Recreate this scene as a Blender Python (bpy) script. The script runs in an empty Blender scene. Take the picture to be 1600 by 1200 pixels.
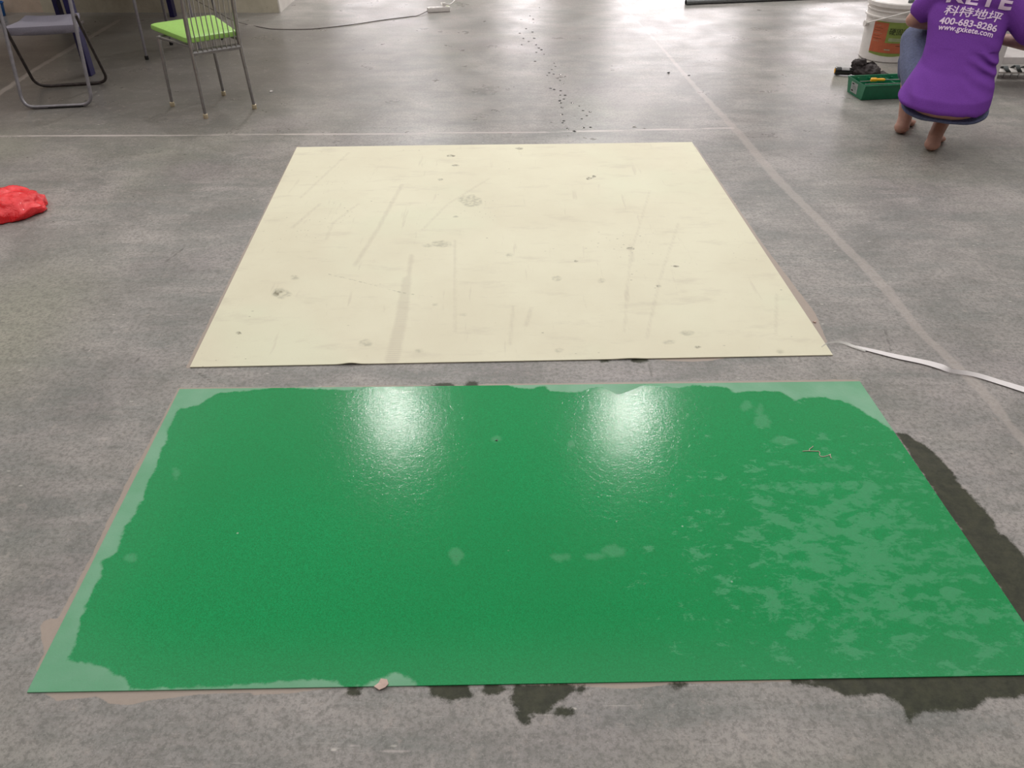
import bpy, bmesh, math, random
import numpy as np
from mathutils import Vector, Matrix, Quaternion, noise
from mathutils.bvhtree import BVHTree
random.seed(7)
PI = math.pi
SC = bpy.context.scene
COL = SC.collection

# ------------------------------------------------------------------ camera
FPX, CAMH, TH = 1240.0, 1.6, math.atan(913/1240.0)
cam_d = bpy.data.cameras.new('camera'); cam = bpy.data.objects.new('camera', cam_d); COL.objects.link(cam)
cam.location = (0, 0, CAMH); cam.rotation_euler = (PI/2-TH, 0, 0)
cam_d.sensor_width = 36; cam_d.lens = FPX/1600*36; cam_d.clip_start = .02; cam_d.clip_end = 300
SC.camera = cam

# ------------------------------------------------------------------ light
w = bpy.data.worlds.new('world'); SC.world = w; w.use_nodes = True
bg = w.node_tree.nodes['Background']; bg.inputs[0].default_value = (1.0, .93, .95, 1); bg.inputs[1].default_value = 5.0

def area(name, loc, rot, sx, sy, power, color):
    d = bpy.data.lights.new(name, 'AREA'); d.shape = 'RECTANGLE'; d.size = sx; d.size_y = sy
    d.energy = power; d.color = color
    o = bpy.data.objects.new(name, d); o.location = loc; o.rotation_euler = rot; COL.objects.link(o); return o
area('overhead_fill', (1, 7, 7.7), (0, 0, 0), 20, 20, 1360, (1, .985, .96))  # added soft fill under the solid ceiling; no roof panel is built
SC.view_settings.view_transform = 'Standard'; SC.view_settings.look = 'None'
SC.view_settings.exposure = 0.1; SC.view_settings.gamma = 1; SC.view_settings.use_curve_mapping = False

# ------------------------------------------------------------------ helpers
def G(px, py, z=0.0):
    """point of the level plane z seen at photo pixel (px,py)"""
    v = 600-py
    Y = FPX*math.cos(TH)+v*math.sin(TH); Z = -FPX*math.sin(TH)+v*math.cos(TH)
    t = (z-CAMH)/Z
    return Vector(((px-800)*t, Y*t, z))
def GD(px, py, d):
    """point at forward distance d along the pixel's ray"""
    v = 600-py
    Y = FPX*math.cos(TH)+v*math.sin(TH); Z = -FPX*math.sin(TH)+v*math.cos(TH)
    t = d/Y
    return Vector(((px-800)*t, d, CAMH+Z*t))

def link(name, me, mat, parent=None):
    o = bpy.data.objects.new(name, me); COL.objects.link(o)
    if mat is not None and len(me.materials) == 0: me.materials.append(mat)
    if parent: o.parent = parent
    return o
def wm(o):
    m = o.matrix_basis.copy()
    while o.parent: o = o.parent; m = o.matrix_basis @ m
    return m
def obj(name, bm, mat, parent=None, smooth=False, world=True):
    """bmesh is given in world space; when there is a parent it is shifted into the parent's frame"""
    if parent and world: bm.transform(wm(parent).inverted())
    bmesh.ops.recalc_face_normals(bm, faces=bm.faces)
    me = bpy.data.meshes.new(name); bm.to_mesh(me); bm.free()
    if smooth:
        me.polygons.foreach_set('use_smooth', [True]*len(me.polygons))
        me.set_sharp_from_angle(angle=math.radians(40))
    return link(name, me, mat, parent)
def tag(o, label, cat, group=None, kind=None):
    if label: o['label'] = label
    if cat: o['category'] = cat
    if group: o['group'] = group
    if kind: o['kind'] = kind
    return o
def thing(name, label, cat, loc=(0, 0, 0), rz=0, group=None):
    o = bpy.data.objects.new(name, None); COL.objects.link(o); o.location = loc; o.rotation_euler = (0, 0, rz)
    o.empty_display_size = .1
    o.matrix_basis = Matrix.Translation(loc) @ Matrix.Rotation(rz, 4, 'Z')
    return tag(o, label, cat, group)
def struct(name, bm, mat, parent=None):
    o = obj(name, bm, mat, parent)
    if not parent: o['kind'] = 'structure'
    return o
def B(): return bmesh.new()
def box(bm, c, size, rot=None, bev=0):
    m = Matrix.Translation(c) @ (rot.to_4x4() if rot else Matrix()) @ Matrix.Diagonal((*size, 1))
    r = bmesh.ops.create_cube(bm, size=1, matrix=m)
    if bev:
        es = list({e for v in r['verts'] for e in v.link_edges})
        bmesh.ops.bevel(bm, geom=es, offset=bev, segments=2, affect='EDGES', profile=.6)
    return bm
def tube(bm, pts, r, n=10, caps=True, r1=None):
    """swept round tube through pts"""
    pts = [Vector(p) for p in pts]; rings = []
    up = None
    for i, p in enumerate(pts):
        a = pts[max(i-1, 0)]; b = pts[min(i+1, len(pts)-1)]; t = (b-a).normalized()
        if up is None:
            up = Vector((0, 0, 1)) if abs(t.z) < .9 else Vector((1, 0, 0))
        s = t.cross(up).normalized(); up = s.cross(t).normalized()
        rr = r if r1 is None else r+(r1-r)*i/(len(pts)-1)
        rings.append([bm.verts.new(p+(s*math.cos(2*PI*k/n)+up*math.sin(2*PI*k/n))*rr) for k in range(n)])
    for a, b in zip(rings, rings[1:]):
        for k in range(n): bm.faces.new((a[k], a[(k+1) % n], b[(k+1) % n], b[k]))
    if caps: bm.faces.new(rings[0]); bm.faces.new(rings[-1][::-1])
    return bm
def fillet(pts, rad, n=6):
    pts = [Vector(p) for p in pts]; out = [pts[0]]
    for i in range(1, len(pts)-1):
        a, p, b = pts[i-1], pts[i], pts[i+1]
        u = (a-p); v = (b-p); d = min(rad, u.length*.49, v.length*.49); u.normalize(); v.normalize()
        s, e = p+u*d, p+v*d
        for k in range(n+1):
            t = k/n; out.append(s*(1-t)**2+p*2*t*(1-t)+e*t*t)
    out.append(pts[-1]); return out
def spline(pts, n=8):
    P = [Vector(p) for p in pts]; P = [P[0]]+P+[P[-1]]; out = []
    for i in range(1, len(P)-2):
        for k in range(n):
            t = k/n
            out.append(.5*((2*P[i])+(P[i+1]-P[i-1])*t+(2*P[i-1]-5*P[i]+4*P[i+1]-P[i+2])*t*t+(3*P[i]-P[i-1]-3*P[i+1]+P[i+2])*t**3))
    out.append(P[-2]); return out
def lathe(bm, prof, c=(0, 0, 0), n=48, close=False):
    rings = [[bm.verts.new((c[0]+r*math.cos(2*PI*k/n), c[1]+r*math.sin(2*PI*k/n), c[2]+z)) for k in range(n)] for r, z in prof]
    for a, b in zip(rings, rings[1:]):
        for k in range(n): bm.faces.new((a[k], a[(k+1) % n], b[(k+1) % n], b[k]))
    bm.faces.new(rings[0][::-1]); bm.faces.new(rings[-1]); return bm
def ell(bm, c, r, q=None, u=20, v=12):
    m = Matrix.Translation(c) @ (q.to_matrix().to_4x4() if q else Matrix()) @ Matrix.Diagonal((*r, 1))
    bmesh.ops.create_uvsphere(bm, u_segments=u, v_segments=v, radius=1, matrix=m); return bm
def cap(bm, a, b, ra, rb, n=16):
    """tapered closed limb segment with round ends"""
    a = Vector(a); b = Vector(b); t = (b-a).normalized(); L = (b-a).length
    pts = []; rad = []
    for k in range(5): th = PI/2*(1-k/4); pts.append(a-t*ra*math.sin(th)); rad.append(max(ra*math.cos(th), .0006))
    for k in range(5): th = PI/2*k/4; pts.append(b+t*rb*math.sin(th)); rad.append(max(rb*math.cos(th), .0006))
    up = Vector((0, 0, 1)) if abs(t.z) < .9 else Vector((1, 0, 0)); s = t.cross(up).normalized(); up = s.cross(t)
    rings = [[bm.verts.new(p+(s*math.cos(2*PI*k/n)+up*math.sin(2*PI*k/n))*r) for k in range(n)] for p, r in zip(pts, rad)]
    for x, y in zip(rings, rings[1:]):
        for k in range(n): bm.faces.new((x[k], x[(k+1) % n], y[(k+1) % n], y[k]))
    bm.faces.new(rings[0]); bm.faces.new(rings[-1][::-1]); return bm
def chain(bm, ps, rs, n=16):
    for i in range(len(ps)-1): cap(bm, ps[i], ps[i+1], rs[i], rs[i+1], n)
def melt(name, bm, mat, voxel, smooth_it, parent=None, post=None, smooth_f=.5):
    """fuse overlapping volumes into one continuous skin"""
    bmesh.ops.recalc_face_normals(bm, faces=bm.faces)
    me = bpy.data.meshes.new(name); bm.to_mesh(me); bm.free()
    o = bpy.data.objects.new(name, me); COL.objects.link(o)
    m = o.modifiers.new('r', 'REMESH'); m.mode = 'VOXEL'; m.voxel_size = voxel
    s = o.modifiers.new('s', 'SMOOTH'); s.iterations = smooth_it; s.factor = smooth_f
    dg = bpy.context.evaluated_depsgraph_get(); dg.update()
    m2 = bpy.data.meshes.new_from_object(o.evaluated_get(dg)); m2.name = name
    bpy.data.objects.remove(o); bpy.data.meshes.remove(me)
    if post: post(m2)
    if parent: m2.transform(parent.matrix_basis.inverted())
    m2.materials.clear(); m2.materials.append(mat)
    m2.polygons.foreach_set('use_smooth', [True]*len(m2.polygons))
    return link(name, m2, mat, parent)

# ------------------------------------------------------------------ node helper
class N:
    def __init__(s, name):
        s.m = bpy.data.materials.new(name); s.m.use_nodes = True; s.t = s.m.node_tree
        s.b = s.t.nodes['Principled BSDF']; s.o = s.t.nodes['Material Output']
    def new(s, k, **kw):
        n = s.t.nodes.new(k)
        for a, v in kw.items(): setattr(n, a, v)
        return n
    def set(s, sock, v):
        if isinstance(v, bpy.types.NodeSocket): s.t.links.new(v, sock)
        elif isinstance(v, (tuple, list)) and len(v) == 3 and sock.type == 'RGBA': sock.default_value = (*v, 1)
        else: sock.default_value = v
    def co(s, rot=0, scale=(1, 1, 1)):
        c = s.new('ShaderNodeTexCoord').outputs['Object']
        mp = s.new('ShaderNodeMapping'); s.set(mp.inputs[0], c)
        mp.inputs['Rotation'].default_value = (0, 0, rot); mp.inputs['Scale'].default_value = scale
        return mp.outputs[0]
    def noise(s, scale, detail=4, rough=.55, co=None, dist=0):
        n = s.new('ShaderNodeTexNoise'); s.set(n.inputs['Vector'], co or s.co())
        n.inputs['Scale'].default_value = scale; n.inputs['Detail'].default_value = detail
        n.inputs['Roughness'].default_value = rough; n.inputs['Distortion'].default_value = dist
        return n.outputs[0]
    def ramp(s, x, lo, hi, a=0., b=1.):
        n = s.new('ShaderNodeMapRange'); n.interpolation_type = 'SMOOTHSTEP'
        s.set(n.inputs[0], x); n.inputs[1].default_value = lo; n.inputs[2].default_value = hi
        n.inputs[3].default_value = a; n.inputs[4].default_value = b; return n.outputs[0]
    def math(s, op, a, b=0., c=0.):
        n = s.new('ShaderNodeMath', operation=op); s.set(n.inputs[0], a); s.set(n.inputs[1], b)
        s.set(n.inputs[2], c); return n.outputs[0]
    def mix(s, f, a, b, mode='MIX'):
        n = s.new('ShaderNodeMix', data_type='RGBA', blend_type=mode)
        s.set(n.inputs[0], f); s.set(n.inputs[6], a); s.set(n.inputs[7], b); return n.outputs[2]
    def attr(s, name):
        n = s.new('ShaderNodeAttribute'); n.attribute_name = name; return n.outputs['Fac']
    def bump(s, h, strength, dist=.002):
        n = s.new('ShaderNodeBump'); s.set(n.inputs['Height'], h); n.inputs['Strength'].default_value = strength
        n.inputs['Distance'].default_value = dist; s.set(s.b.inputs['Normal'], n.outputs[0])
    def fin(s, col=None, rough=None, spec=None, metal=None, **kw):
        if col is not None: s.set(s.b.inputs['Base Color'], col)
        if rough is not None: s.set(s.b.inputs['Roughness'], rough)
        if spec is not None: s.set(s.b.inputs['Specular IOR Level'], spec)
        if metal is not None: s.b.inputs['Metallic'].default_value = metal
        for k, v in kw.items(): s.set(s.b.inputs[k], v)
        return s.m
def simple(name, c, rough=.5, metal=0, var=.12, scale=30, bump=0, spec=.5, **kw):
    n = N(name); f = n.noise(scale, 4)
    lo = tuple(x*(1-var) for x in c); hi = tuple(min(1, x*(1+var)) for x in c)
    col = n.mix(n.ramp(f, .3, .7), lo, hi)
    if bump: n.bump(f, bump)
    return n.fin(col, rough, spec, metal, **kw)
def srgb(r, g, b): return tuple(((c/255+.055)/1.055)**2.4 if c > 10 else c/3294 for c in (r, g, b))

# ------------------------------------------------------------------ fields on surfaces
def sdf_poly(X, Y, poly):
    """negative inside"""
    P = np.array(poly, float); d = np.full(X.shape, 1e9); ins = np.zeros(X.shape, bool)
    for i in range(len(P)):
        a, b = P[i], P[(i+1) % len(P)]; e = b-a
        wx, wy = X-a[0], Y-a[1]; t = np.clip((wx*e[0]+wy*e[1])/(e@e+1e-12), 0, 1)
        d = np.minimum(d, np.hypot(wx-e[0]*t, wy-e[1]*t))
        if a[1] != b[1]:
            c = ((a[1] > Y) != (b[1] > Y)) & (X < (b[0]-a[0])*(Y-a[1])/(b[1]-a[1])+a[0]); ins ^= c
    return np.where(ins, -d, d)
def sdf_line(X, Y, pts, ws):
    d = np.full(X.shape, 1e9)
    for i in range(len(pts)-1):
        a = np.array(pts[i]); b = np.array(pts[i+1]); e = b-a
        wx, wy = X-a[0], Y-a[1]; t = np.clip((wx*e[0]+wy*e[1])/(e@e+1e-12), 0, 1)
        d = np.minimum(d, np.hypot(wx-e[0]*t, wy-e[1]*t)-(ws[i]+(ws[i+1]-ws[i])*t))
    return d
def g2(l): return [tuple(G(*p).xy) for p in l]
def blob(px, py, rx, ry, z=0, n=14, rot=0, jit=.25, seed=0):
    rnd = random.Random(seed+px*7+py); out = []
    for k in range(n):
        a = 2*PI*k/n; q = 1+rnd.uniform(-jit, jit); x = rx*q*math.cos(a); y = ry*q*math.sin(a)
        out.append((px+x*math.cos(rot)-y*math.sin(rot), py+x*math.sin(rot)+y*math.cos(rot)))
    return g2(out)
def attr_set(me, name, arr):
    a = me.attributes.new(name, 'FLOAT', 'POINT'); a.data.foreach_set('value', np.asarray(arr, np.float32).ravel())
def grid_mesh(name, XX, YY, ZZ):
    ny, nx = XX.shape; v = np.stack([XX, YY, ZZ], -1).reshape(-1, 3)
    i = np.arange(ny*nx).reshape(ny, nx)
    f = np.stack([i[:-1, :-1], i[:-1, 1:], i[1:, 1:], i[1:, :-1]], -1).reshape(-1, 4)
    me = bpy.data.meshes.new(name); me.from_pydata(v.tolist(), [], f.tolist()); return me

# ------------------------------------------------------------------ materials of the setting
def mat_floor():
    n = N('polished_concrete')
    big = n.noise(.55, 5, .6); mid = n.noise(2.6, 8, .62, dist=.4)
    streak = n.noise(2.2, 7, .66, co=n.co(-.75, (1, 4.5, 1)), dist=.5)
    streak2 = n.noise(5.5, 6, .7, co=n.co(.18, (1, 3.2, 1)))
    fine = n.noise(240, 3, .7); grain = n.noise(75, 5, .75); blot = n.noise(28, 5, .7)
    c = n.mix(n.ramp(mid, .28, .72), srgb(124, 121, 117), srgb(168, 161, 157))
    c = n.mix(n.ramp(streak, .42, .66, 0, .50), c, srgb(112, 117, 113))
    c = n.mix(n.ramp(streak2, .50, .72, 0, .28), c, srgb(176, 168, 166))
    c = n.mix(n.ramp(big, .50, .68, 0, .45), c, srgb(146, 146, 130))       # yellowish dusty zones
    c = n.mix(n.ramp(n.noise(1.4, 3, .5, co=n.co(1.1)), .5, .7, 0, .40), c, srgb(150, 140, 142))
    c = n.mix(n.ramp(n.attr('dim_reflection'), 0., 1., 0., .8), c, srgb(82, 77, 73))  # dark mirrored interior painted into the floor tone
    c = n.mix(n.math('MULTIPLY', n.ramp(n.attr('pale'), 0., 1.), .8), c, srgb(150, 148, 132))
    c = n.mix(n.ramp(grain, .38, .56, .50, 0), c, srgb(88, 86, 82))
    c = n.mix(n.ramp(fine, .56, .72, 0, .5), c, srgb(190, 185, 178))
    c = n.mix(n.ramp(fine, .26, .40, .5, 0), c, srgb(70, 68, 64))
    c = n.mix(n.ramp(blot, .34, .50, .42, 0), c, srgb(104, 102, 96)); c = n.mix(n.ramp(blot, .54, .70, 0, .35), c, srgb(176, 164, 156))
    # pale chips and scratches
    vo = n.new('ShaderNodeTexVoronoi'); n.set(vo.inputs['Vector'], n.co(-.6, (1, 2.4, 1))); vo.inputs['Scale'].default_value = 9
    chip = n.math('MULTIPLY', n.ramp(vo.outputs['Distance'],   .04, .08, 1, 0), n.ramp(n.noise(3, 2), .48, .57))
    c = n.mix(n.math('MULTIPLY', chip, .75), c, srgb(200, 194, 186))
    vo2 = n.new('ShaderNodeTexVoronoi'); n.set(vo2.inputs['Vector'], n.co(.4, (1, 1.5, 1))); vo2.inputs['Scale'].default_value = 6.3
    c = n.mix(n.math('MULTIPLY', n.ramp(vo2.outputs['Distance'], .025, .045, 1, 0), n.ramp(n.noise(2, 2, co=n.co(2)), .54, .60)), c, srgb(60, 58, 54))
    sc = n.noise(9, 2, .4, co=n.co(-.9, (1, 26, 1)))
    c = n.mix(n.ramp(sc, .70, .76, 0, .5), c, srgb(186, 180, 174))
    # joints, residue, wet
    wob = n.math('MULTIPLY', n.math('SUBTRACT', n.noise(14, 6, .75), .5), .050)
    seam = n.ramp(n.math('ADD', n.attr('seam'), wob), -.004, .010, 1, 0)
    c = n.mix(n.math('MULTIPLY', seam, .45), c, srgb(178, 167, 161))
    seam2 = n.ramp(n.math('ADD', n.attr('hair'), n.math('MULTIPLY', wob, .35)), -.001, .006, 1, 0)
    c = n.mix(n.math('MULTIPLY', seam2, .9), c, srgb(186, 176, 172))
    crk = n.ramp(n.math('ADD', n.attr('crack'), n.math('MULTIPLY', wob, .15)), -.001, .003, 1, 0)
    c = n.mix(n.math('MULTIPLY', crk, .6), c, srgb(92, 88, 84))
    res = n.ramp(n.math('ADD', n.attr('residue'), n.math('MULTIPLY', wob, .35)), -.001, .002, 1, 0)
    c = n.mix(n.math('MULTIPLY', res, .85), c, srgb(166, 150, 138))
    wet = n.ramp(n.math('ADD', n.attr('wet'), n.math('MULTIPLY', wob, 1.1)), -.004, .007, 1, 0)
    c = n.mix(n.math('MULTIPLY', wet, .93), c, n.mix(n.ramp(blot, .35, .65), srgb(42, 45, 31), srgb(58, 60, 42)))
    rough = n.ramp(n.noise(3.5, 5, .6), .3, .7, .27, .36)
    rough = n.math('ADD', rough, n.math('MULTIPLY', n.attr('worn'), .24))
    h = n.math('ADD', n.math('MULTIPLY', grain, .5), n.math('MULTIPLY', n.noise(18, 4, .6, co=n.co(.1, (1, 2.5, 1))), 1.2))
    n.bump(h, .22, .0008)
    spec = n.math('SUBTRACT', .5, n.math('MULTIPLY', wet, .3))
    return n.fin(c, rough, spec)
def mat_green():
    n = N('green_vinyl')
    fine = n.noise(420, 2, .6); f2 = n.noise(120, 3, .6)
    c = n.mix(n.ramp(fine, .3, .7), srgb(0, 124, 62), srgb(0, 156, 86))
    c = n.mix(n.ramp(n.noise(1.3, 3), .35, .7, 0, .35), c, srgb(16, 126, 66))
    wob = n.math('MULTIPLY', n.math('SUBTRACT', n.noise(16, 5, .65), .5), .045)
    dry = n.ramp(n.math('ADD', n.attr('wetin'), wob), -.004, .006)
    c = n.mix(n.math('MULTIPLY', dry, n.ramp(n.noise(6, 4), .3, .7, .66, .92)), c, srgb(136, 180, 152))
    edge = n.ramp(n.attr('haze'), 0., 1., 0., .25); c = n.mix(edge, c, srgb(84, 150, 112))
    mott = n.noise(13, 8, .72, co=n.co(0, (1, 1.7, 1)), dist=.3)
    mt = n.ramp(n.math('ADD', mott, n.math('MULTIPLY', n.attr('mottle'), .45)), .66, .77)
    c = n.mix(n.math('MULTIPLY', mt, .34), c, srgb(104, 170, 132))
    sp = n.ramp(n.math('ADD', n.attr('spot'), n.math('MULTIPLY', wob, .8)), -.006, .008, 1, 0)
    c = n.mix(n.math('MULTIPLY', sp, .17), c, srgb(140, 190, 160))
    vo = n.new('ShaderNodeTexVoronoi'); n.set(vo.inputs['Vector'], n.co()); vo.inputs['Scale'].default_value = 14
    c = n.mix(n.math('MULTIPLY', n.ramp(vo.outputs['Distance'], .03, .05, .6, 0), n.ramp(n.noise(3, 2), .55, .6)), c, srgb(170, 200, 180))
    rough = n.math('ADD', .135, n.math('MULTIPLY', n.math('MAXIMUM', dry, n.math('MULTIPLY', mt, .8)), .34))
    h = n.math('ADD', n.math('MULTIPLY', n.noise(230, 3, .6), .35), n.noise(60, 4, .6, dist=1.0))
    n.bump(h, .42, .0009)
    return n.fin(c, rough, .17)
def mat_cream():
    n = N('cream_vinyl')
    c = n.mix(n.ramp(n.noise(1.6, 5, .6), .3, .7), srgb(216, 209, 184), srgb(224, 219, 194))
    c = n.mix(n.ramp(n.noise(1.1, 3, co=n.co(2.)), .52, .7, 0, .5), c, srgb(218, 219, 192))
    c = n.mix(n.ramp(n.noise(3.6, 7, .66, co=n.co(-.95, (1, 3.2, 1))), .52, .72, 0, .46), c, srgb(198, 189, 168))
    c = n.mix(n.ramp(n.noise(2.8, 4, .6, co=n.co(.25, (9, 1, 1))), .62, .72, 0, .35), c, srgb(194, 184, 164))
    c = n.mix(n.ramp(n.noise(300, 3, .7), .26, .40, .28, 0), c, srgb(170, 160, 138))
    vo = n.new('ShaderNodeTexVoronoi'); n.set(vo.inputs['Vector'], n.co(0, (1, 1.6, 1))); vo.inputs['Scale'].default_value = 13
    c = n.mix(n.math('MULTIPLY', n.ramp(vo.outputs['Distance'], .04, .09, .7, 0), n.ramp(n.noise(2.4, 3), .50, .60)), c, srgb(150, 144, 120))
    vo = n.new('ShaderNodeTexVoronoi'); n.set(vo.inputs['Vector'], n.co(1, (1, 1.6, 1))); vo.inputs['Scale'].default_value = 30
    c = n.mix(n.math('MULTIPLY', n.ramp(vo.outputs['Distance'], .06, .12, .7, 0), n.ramp(n.noise(1.7, 3, co=n.co(3)), .56, .64)), c, srgb(140, 132, 108))
    wob = n.math('MULTIPLY', n.math('SUBTRACT', n.noise(30, 5, .7), .5), .02)
    ribs = n.new('ShaderNodeTexWave'); n.set(ribs.inputs[0], n.co(1.5708)); ribs.inputs['Scale'].default_value = 26
    sm = n.ramp(n.math('ADD', n.attr('smear'), wob), -.008, .010, 1, 0)
    c = n.mix(n.math('MULTIPLY', sm, n.ramp(ribs.outputs['Fac'], .2, .8, .16, .34)), c, srgb(168, 154, 138))
    st = n.ramp(n.math('ADD', n.attr('stain'), wob), -.006, .008, 1, 0)
    c = n.mix(n.math('MULTIPLY', st, n.ramp(n.noise(60, 3), .35, .65, .10, .42)), c, srgb(130, 126, 106))
    dk = n.ramp(n.math('ADD', n.attr('dark'), n.math('MULTIPLY', wob, .5)), -.002, .004, 1, 0)
    c = n.mix(n.math('MULTIPLY', dk, n.ramp(n.noise(50, 3), .4, .6, .25, .8)), c, srgb(96, 90, 66))
    n.bump(n.noise(160, 3), .15, .001)
    return n.fin(c, .55, .35)
M = {}
M['floor'] = mat_floor(); M['green'] = mat_green(); M['cream'] = mat_cream()
def mat_plaster(name, a, b, s):
    n = N(name); c = n.mix(n.ramp(n.noise(5, 6, .65), .3, .7), a, b)
    c = n.mix(n.ramp(n.noise(60, 3, .7), .62, .72, 0, .5), c, s)
    n.bump(n.noise(40, 4, .6), .3, .003); return n.fin(c, .8, .3)
M['render'] = mat_plaster('stained_render', srgb(190, 170, 152), srgb(214, 194, 176), srgb(134, 120, 104))
M['render_grey'] = mat_plaster('grey_render', srgb(186, 178, 158), srgb(206, 198, 178), srgb(124, 116, 100))
M['paint'] = mat_plaster('white_wall_paint', srgb(214, 208, 202), srgb(226, 221, 214), srgb(200, 194, 188))
M['hall'] = mat_plaster('hall_wall', srgb(176, 168, 166), srgb(190, 182, 180), srgb(170, 160, 156))
M['hall_far'] = mat_plaster('hall_wall_backlit', srgb(112, 106, 104), srgb(126, 118, 116), srgb(100, 92, 90))  # hall plaster in a darker tone: backlit shade put into the colour
M['ceil'] = mat_plaster('hall_ceiling', srgb(150, 150, 150), srgb(160, 160, 160), srgb(140, 140, 140))

# ------------------------------------------------------------------ floor
WX0, WX1, WY0, WY1, HH = -12., 14., -8., 24., 8.
def lines(a, b, dense0, dense1, fine, coarse):
    return np.concatenate([np.linspace(a, dense0, coarse, endpoint=False), np.linspace(dense0, dense1, int((dense1-dense0)/fine), endpoint=False), np.linspace(dense1, b, coarse+1)])
def seg(*p):
    return np.concatenate([np.linspace(a, b, max(1, int(round((b-a)/d))), endpoint=False) for a, b, d in p]+[[p[-1][1]]])
xs = seg((WX0, -4.6, .35), (-4.6, -2.2, .03), (-2.2, 2.2, .013), (2.2, 4.2, .03), (4.2, WX1, .35))
ys = seg((WY0, .7, .35), (.7, 3.3, .012), (3.3, 9., .027), (9., WY1, .35))
XX, YY = np.meshgrid(xs, ys)
me = grid_mesh('floor', XX, YY, np.zeros_like(XX))
seam = sdf_line(XX, YY, g2([(700, -200), (965, 0), (1030, 70), (1090, 140), (1150, 203), (1215, 280), (1290, 355), (1370, 435), (1440, 520), (1530, 605), (1600, 690), (1800, 905)]), [.004, .005, .006, .016, .022, .024, .019, .022, .015, .018, .012, .012])
seam = np.minimum(seam, sdf_line(XX, YY, g2([(-300, 330), (0, 145), (60, 105), (120, 70), (187, 31)]), [.02, .022, .018, .028, .018]))
attr_set(me, 'seam', np.clip(seam, -1, 1))
hair = sdf_line(XX, YY, g2([(-400, 216), (0, 213), (600, 209), (870, 206), (1145, 200)]), [.010]*5)
hair = np.minimum(hair, sdf_line(XX, YY, g2([(1090, 112), (1200, 110), (1310, 108)]), [.001, .003, .001]))
for p in ([(1365, 605), (1400, 605), (1440, 614)], [(130, 555), (175, 522), (205, 500)], [(300, 300), (350, 293)], [(1425, 683), (1443, 682), (1458, 686)], [(272, 491), (300, 491)], [(728, 1090), (728, 1160)], [(548, 1166), (640, 1176)]):
    hair = np.minimum(hair, sdf_line(XX, YY, g2(p), [-.0005]*len(p)))
attr_set(me, 'hair', np.clip(hair, -1, 1))
crack = sdf_line(XX, YY, g2([(1500, 420), (1545, 455), (1600, 500), (1700, 585)]), [.001]*4)
for p in ([(1382, 512), (1388, 535), (1393, 548)], [(1255, 455), (1283, 460)], [(1290, 485), (1310, 492)], [(255, 412), (287, 388)], [(290, 570), (330, 596)], [(1012, 568), (1018, 588)], [(208, 568), (222, 556)], [(1575, 288), (1597, 291)]):
    crack = np.minimum(crack, sdf_line(XX, YY, g2(p), [.004]*len(p)))
attr_set(me, 'crack', np.clip(crack, -1, 1))
GC = [(281, 609), (1343, 597), (1654, 1055), (43, 1083)]      # green sheet corners in the photo
CC = [(464, 231), (1081, 223), (1301, 556), (297, 575)]
wet = sdf_poly(XX, YY, g2([(1400, 676), (1416, 680), (1447, 697), (1481, 728), (1495, 752), (1525, 782), (1556, 813), (1558, 832), (1578, 846), (1600, 866), (1622, 905), (1650, 1000), (1760, 1056), (1760, 1085), (1600, 1085), (1544, 1092), (1525, 1105), (1439, 1110), (1420, 1129), (1405, 1099), (1375, 1084), (1319, 1085), (1292, 1076), (1236, 1066), (1240, 1058), (1640, 1040)]))
for pl in ([(807, 1070), (797, 1097), (811, 1108), (807, 1120), (825, 1137), (832, 1128), (829, 1117), (856, 1115), (862, 1099), (897, 1079), (926, 1070)], [(668, 1066), (676, 1086), (710, 1096), (734, 1088), (734, 1066)]):
    wet = np.minimum(wet, sdf_poly(XX, YY, g2(pl)))
for b in ((550, 1080, 9, 9), (770, 1077, 17, 7), (880, 1112, 16, 6), (912, 1075, 10, 8), (1060, 1070, 22, 5), (690, 602, 20, 3), (735, 601, 14, 5), (946, 563, 10, 2.5), (1000, 563, 12, 3)):
    wet = np.minimum(wet, sdf_poly(XX, YY, blob(*b)))
attr_set(me, 'wet', np.clip(wet, -1, 1))
res = sdf_line(XX, YY, g2([(281, 607), (240, 688), (215, 735), (185, 795), (140, 885), (95, 975), (62, 1045)]), [.006, .008, .013, .012, .009, .012, .006])
res = np.minimum(res, sdf_line(XX, YY, g2([(281, 607), (700, 603), (1343, 595)]), [.004, .007, .008]))
res = np.minimum(res, sdf_line(XX, YY, g2([(1084, 225), (1190, 385), (1262, 490), (1290, 535)]), [.006, .012, .030, .006]))
res = np.minimum(res, sdf_line(XX, YY, g2([(466, 229), (297, 572)]), [.010, .012]))
res = np.minimum(res, sdf_line(XX, YY, g2([(1000, 560), (1080, 562), (1130, 560)]), [.002, .014, .004]))
for pl in ([(62, 1078), (90, 1095), (150, 1088), (170, 1098), (200, 1101), (235, 1094), (300, 1086), (391, 1081), (395, 1086), (470, 1082), (545, 1072), (545, 1060)], [(64, 975), (75, 966), (88, 968), (100, 960), (84, 1000), (70, 1023), (66, 1005)], [(560, 1062), (720, 1072), (770, 1068), (870, 1073), (990, 1075), (1060, 1069), (1300, 1062), (1300, 1050)]):
    res = np.minimum(res, sdf_poly(XX, YY, g2(pl)))
attr_set(me, 'residue', np.clip(res, -1, 1))
dim_reflection = 1.5*np.exp(-(((XX+2.9)/1.6)**2+((YY-6.1)/1.3)**2)*1.0)*1.0+.5*np.exp(-(((XX+1.7)/.3)**2+((YY-7.2)/.5)**2))  # floor colour darkened in place of the dim wall and interior it reflects
attr_set(me, 'dim_reflection', np.clip(dim_reflection, 0, 1))
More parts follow.
